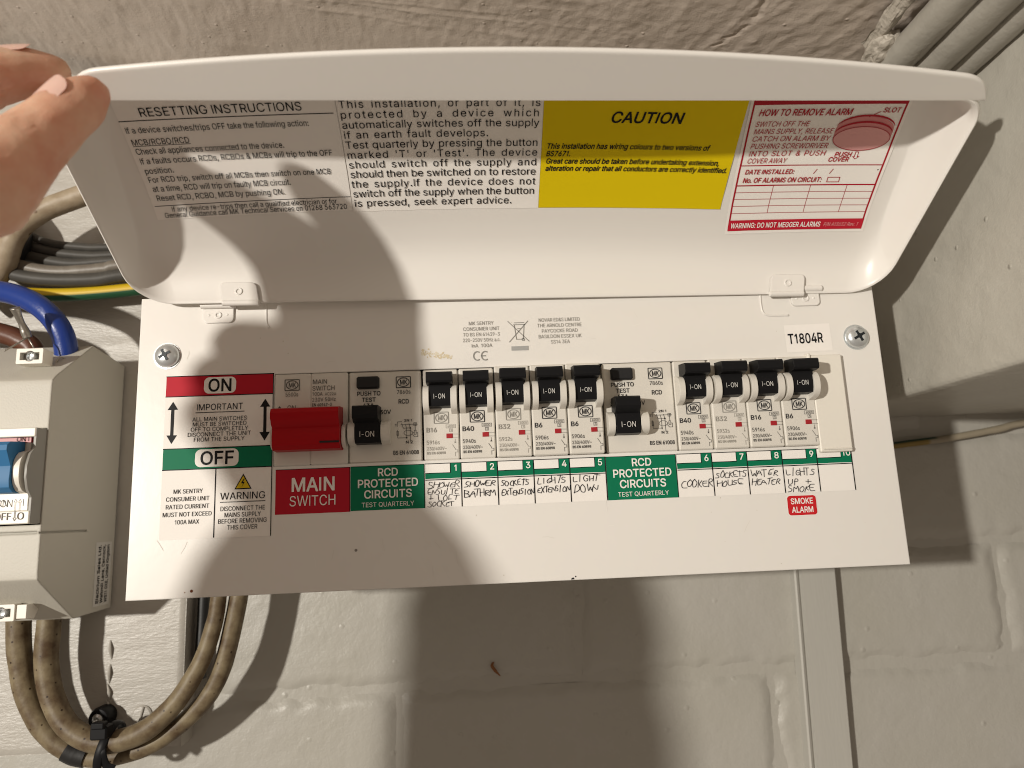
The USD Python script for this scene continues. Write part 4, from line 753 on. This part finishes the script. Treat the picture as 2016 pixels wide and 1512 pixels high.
cable('black_bundle_sleeve', [(-322, 98, 226), (-300, 96, 200), (-288, 95, 184), (-290, 94, 172), (-300, 93, 160)], [13, 13, 12, 10.5, 9.5], 'black_rubber', 'black sleeve gathering the grey cables below the hand', cat='sleeve', squash=.85)

# ================================================================ the person: left arm and hand that hold the lid up
import manifold3d as m3
def sph(c, r): return m3.Manifold.sphere(r, 24).translate(tuple(map(float, c)))
def bone(chain): 
    out = []
    for (a, ra), (b, rb) in zip(chain[:-1], chain[1:]): out.append(m3.Manifold.batch_hull([sph(a, ra), sph(b, rb)]))
    return out
WR = (-240, -240, 4)
thumb = [((-128.0, -110, 151), 7.0), ((-131.0, -113, 145), 9.6), ((-139, -121, 127), 10.8), ((-146, -134, 103), 15), ((-172, -166, 74), 19.5), ((-210, -205, 48), 24)]
index = [((-153.5, -91, 174.0), 6.4), ((-160, -95, 171.4), 8.8), ((-170, -104, 162.5), 10.2), ((-176, -124, 138), 11.5), ((-190, -157, 98), 13.5), ((-222, -205, 52), 20)]
middle = [((-196, -166, 62), 8), ((-206, -152, 74), 9.5), ((-219, -152, 88), 11), ((-230, -180, 86), 13), ((-236, -212, 48), 20)]
ring_f = [((-214, -184, 50), 8), ((-228, -172, 58), 9), ((-244, -174, 74), 10.5), ((-259, -202, 72), 12.5), ((-246, -222, 40), 19)]
pinky = [((-232, -204, 38), 7), ((-248, -194, 44), 8), ((-264, -196, 60), 9), ((-276, -216, 58), 11), ((-254, -230, 32), 17)]
palm = [((-215, -196, 62), 24), (WR, 30)]
fore = [(WR, 31), ((-262, -266, -2), 33), ((-324, -345, -65), 38), ((-403, -450, -197), 40), ((-360, -560, -190), 46), ((-260, -700, -120), 55)]
web = [m3.Manifold.batch_hull([sph((-166, -119, 143), 9.5), sph((-178, -122, 142), 10), sph((-158, -143, 121), 8)]), m3.Manifold.batch_hull([sph((-158, -143, 121), 8), sph((-176, -126, 136), 9), sph((-190, -157, 98), 12), sph((-151, -141, 103), 11)]), m3.Manifold.batch_hull([sph((-172, -166, 74), 15), sph((-190, -157, 94), 11), sph((-222, -196, 62), 18)]), m3.Manifold.batch_hull([sph((-276, -216, 58), 10), sph((-190, -157, 94), 12), sph(WR, 24)])]
toward_eye = lambda P, k: tuple(CPOS + (np.array(P, float) - CPOS) * k)
thumb = [(toward_eye(c, k), r * k) for (c, r), k in zip(thumb, (.982, .982, .985, .99, 1, 1))]
parts = sum([bone(c) for c in (thumb, index, middle, ring_f, pinky, palm, fore)], []) + web
man = m3.Manifold.batch_boolean(parts, m3.OpType.Add).refine_to_length(2.4)
mm = man.to_mesh(); body = trimesh.Trimesh(mm.vert_properties[:, :3], mm.tri_verts, process=True)
body = trimesh.smoothing.filter_taubin(body, .5, .53, 40)
bv = body.vertices.copy(); bn = body.vertex_normals; dsp = (meshkit.fbm(bv / 7, 3, 4) - .5) * 1.0
for c, d, r in ((toward_eye((-139, -121, 127), .985), (8, 8, 20), 13), (toward_eye((-145, -134, 104), .99), (6, 13, 23), 15), ((-170, -104, 163), (10, 9, 8), 12), ((-176, -124, 138), (4, 16, 22), 13)):   # knuckle creases
    d = np.array(d, float) / np.linalg.norm(d); q_ = bv - c; a_ = q_ @ d + (meshkit.noise(bv / 3.0, 7) - .5) * 1.2; near = np.linalg.norm(q_ - np.outer(q_ @ d, d), axis=1) < r + 4
    for o, k in ((-3.2, .45), (-.4, .7), (2.2, .5), (4.6, .3)): dsp -= near * k * np.exp(-((a_ - o) / .75) ** 2)
    dsp += near * .7 * np.exp(-(a_ / 7.0) ** 2)
body.vertices = bv + bn * dsp[:, None]
person = obj('person', body, 'skin', smooth=True)
tag(person, 'bare left hand with thumb and finger gripping top left corner of the open lid', 'person')
def nail(c, d, nrm, L, W, r):
    d, nrm = np.array(d, float), np.array(nrm, float); d /= np.linalg.norm(d); nrm -= d * (nrm @ d); nrm /= np.linalg.norm(nrm); s = np.cross(d, nrm)
    u, v = np.meshgrid(np.linspace(-1, 1, 13), np.linspace(0, 1, 13)); half = W / 2 * np.sqrt(np.clip(1 - np.maximum(0, v - .62) ** 2 / .15, .05, 1)) * np.sqrt(np.clip(.35 + v * 2.6, 0, 1)); ang = u * half / r
    P = np.array(c) + (v * L - L * .6)[..., None] * d + (np.sin(ang) * r)[..., None] * s + ((np.cos(ang)) * r - .25 * (2 * v - 1) ** 2)[..., None] * nrm
    g = grid_mesh(P); trimesh.repair.fix_normals(g); return g
obj('thumb_nail', nail(toward_eye((-132.0, -113.4, 143.0), .982), (4, 2.4, 8), (-.30, -.80, .54), 14.0, 16.0, 10.6), 'nail', person, smooth=True)
obj('finger_nail', nail((-161.0, -95.8, 171.0), (8, 3, 2.6), (-.1, -.66, .80), 12.0, 12.0, 9.7), 'nail', person, smooth=True)
slv = [((-250, -252, -4), 41), ((-290, -300, -22), 49), ((-324, -345, -65), 51), ((-358, -390, -118), 54), ((-403, -450, -197), 58), ((-360, -565, -190), 62), ((-258, -704, -118), 70)]
sm = m3.Manifold.batch_boolean(bone(slv), m3.OpType.Add).refine_to_length(9).to_mesh(); sl = trimesh.Trimesh(sm.vert_properties[:, :3], sm.tri_verts, process=True)
sl = trimesh.smoothing.filter_taubin(sl, .5, .53, 8); sv = sl.vertices.copy(); sl.vertices = sv + sl.vertex_normals * ((meshkit.fbm(sv / 28, 3, 14) - .5) * 9)[:, None]
obj('sleeve', sl, 'sleeve_cloth', person, smooth=True, label='dark sleeve')
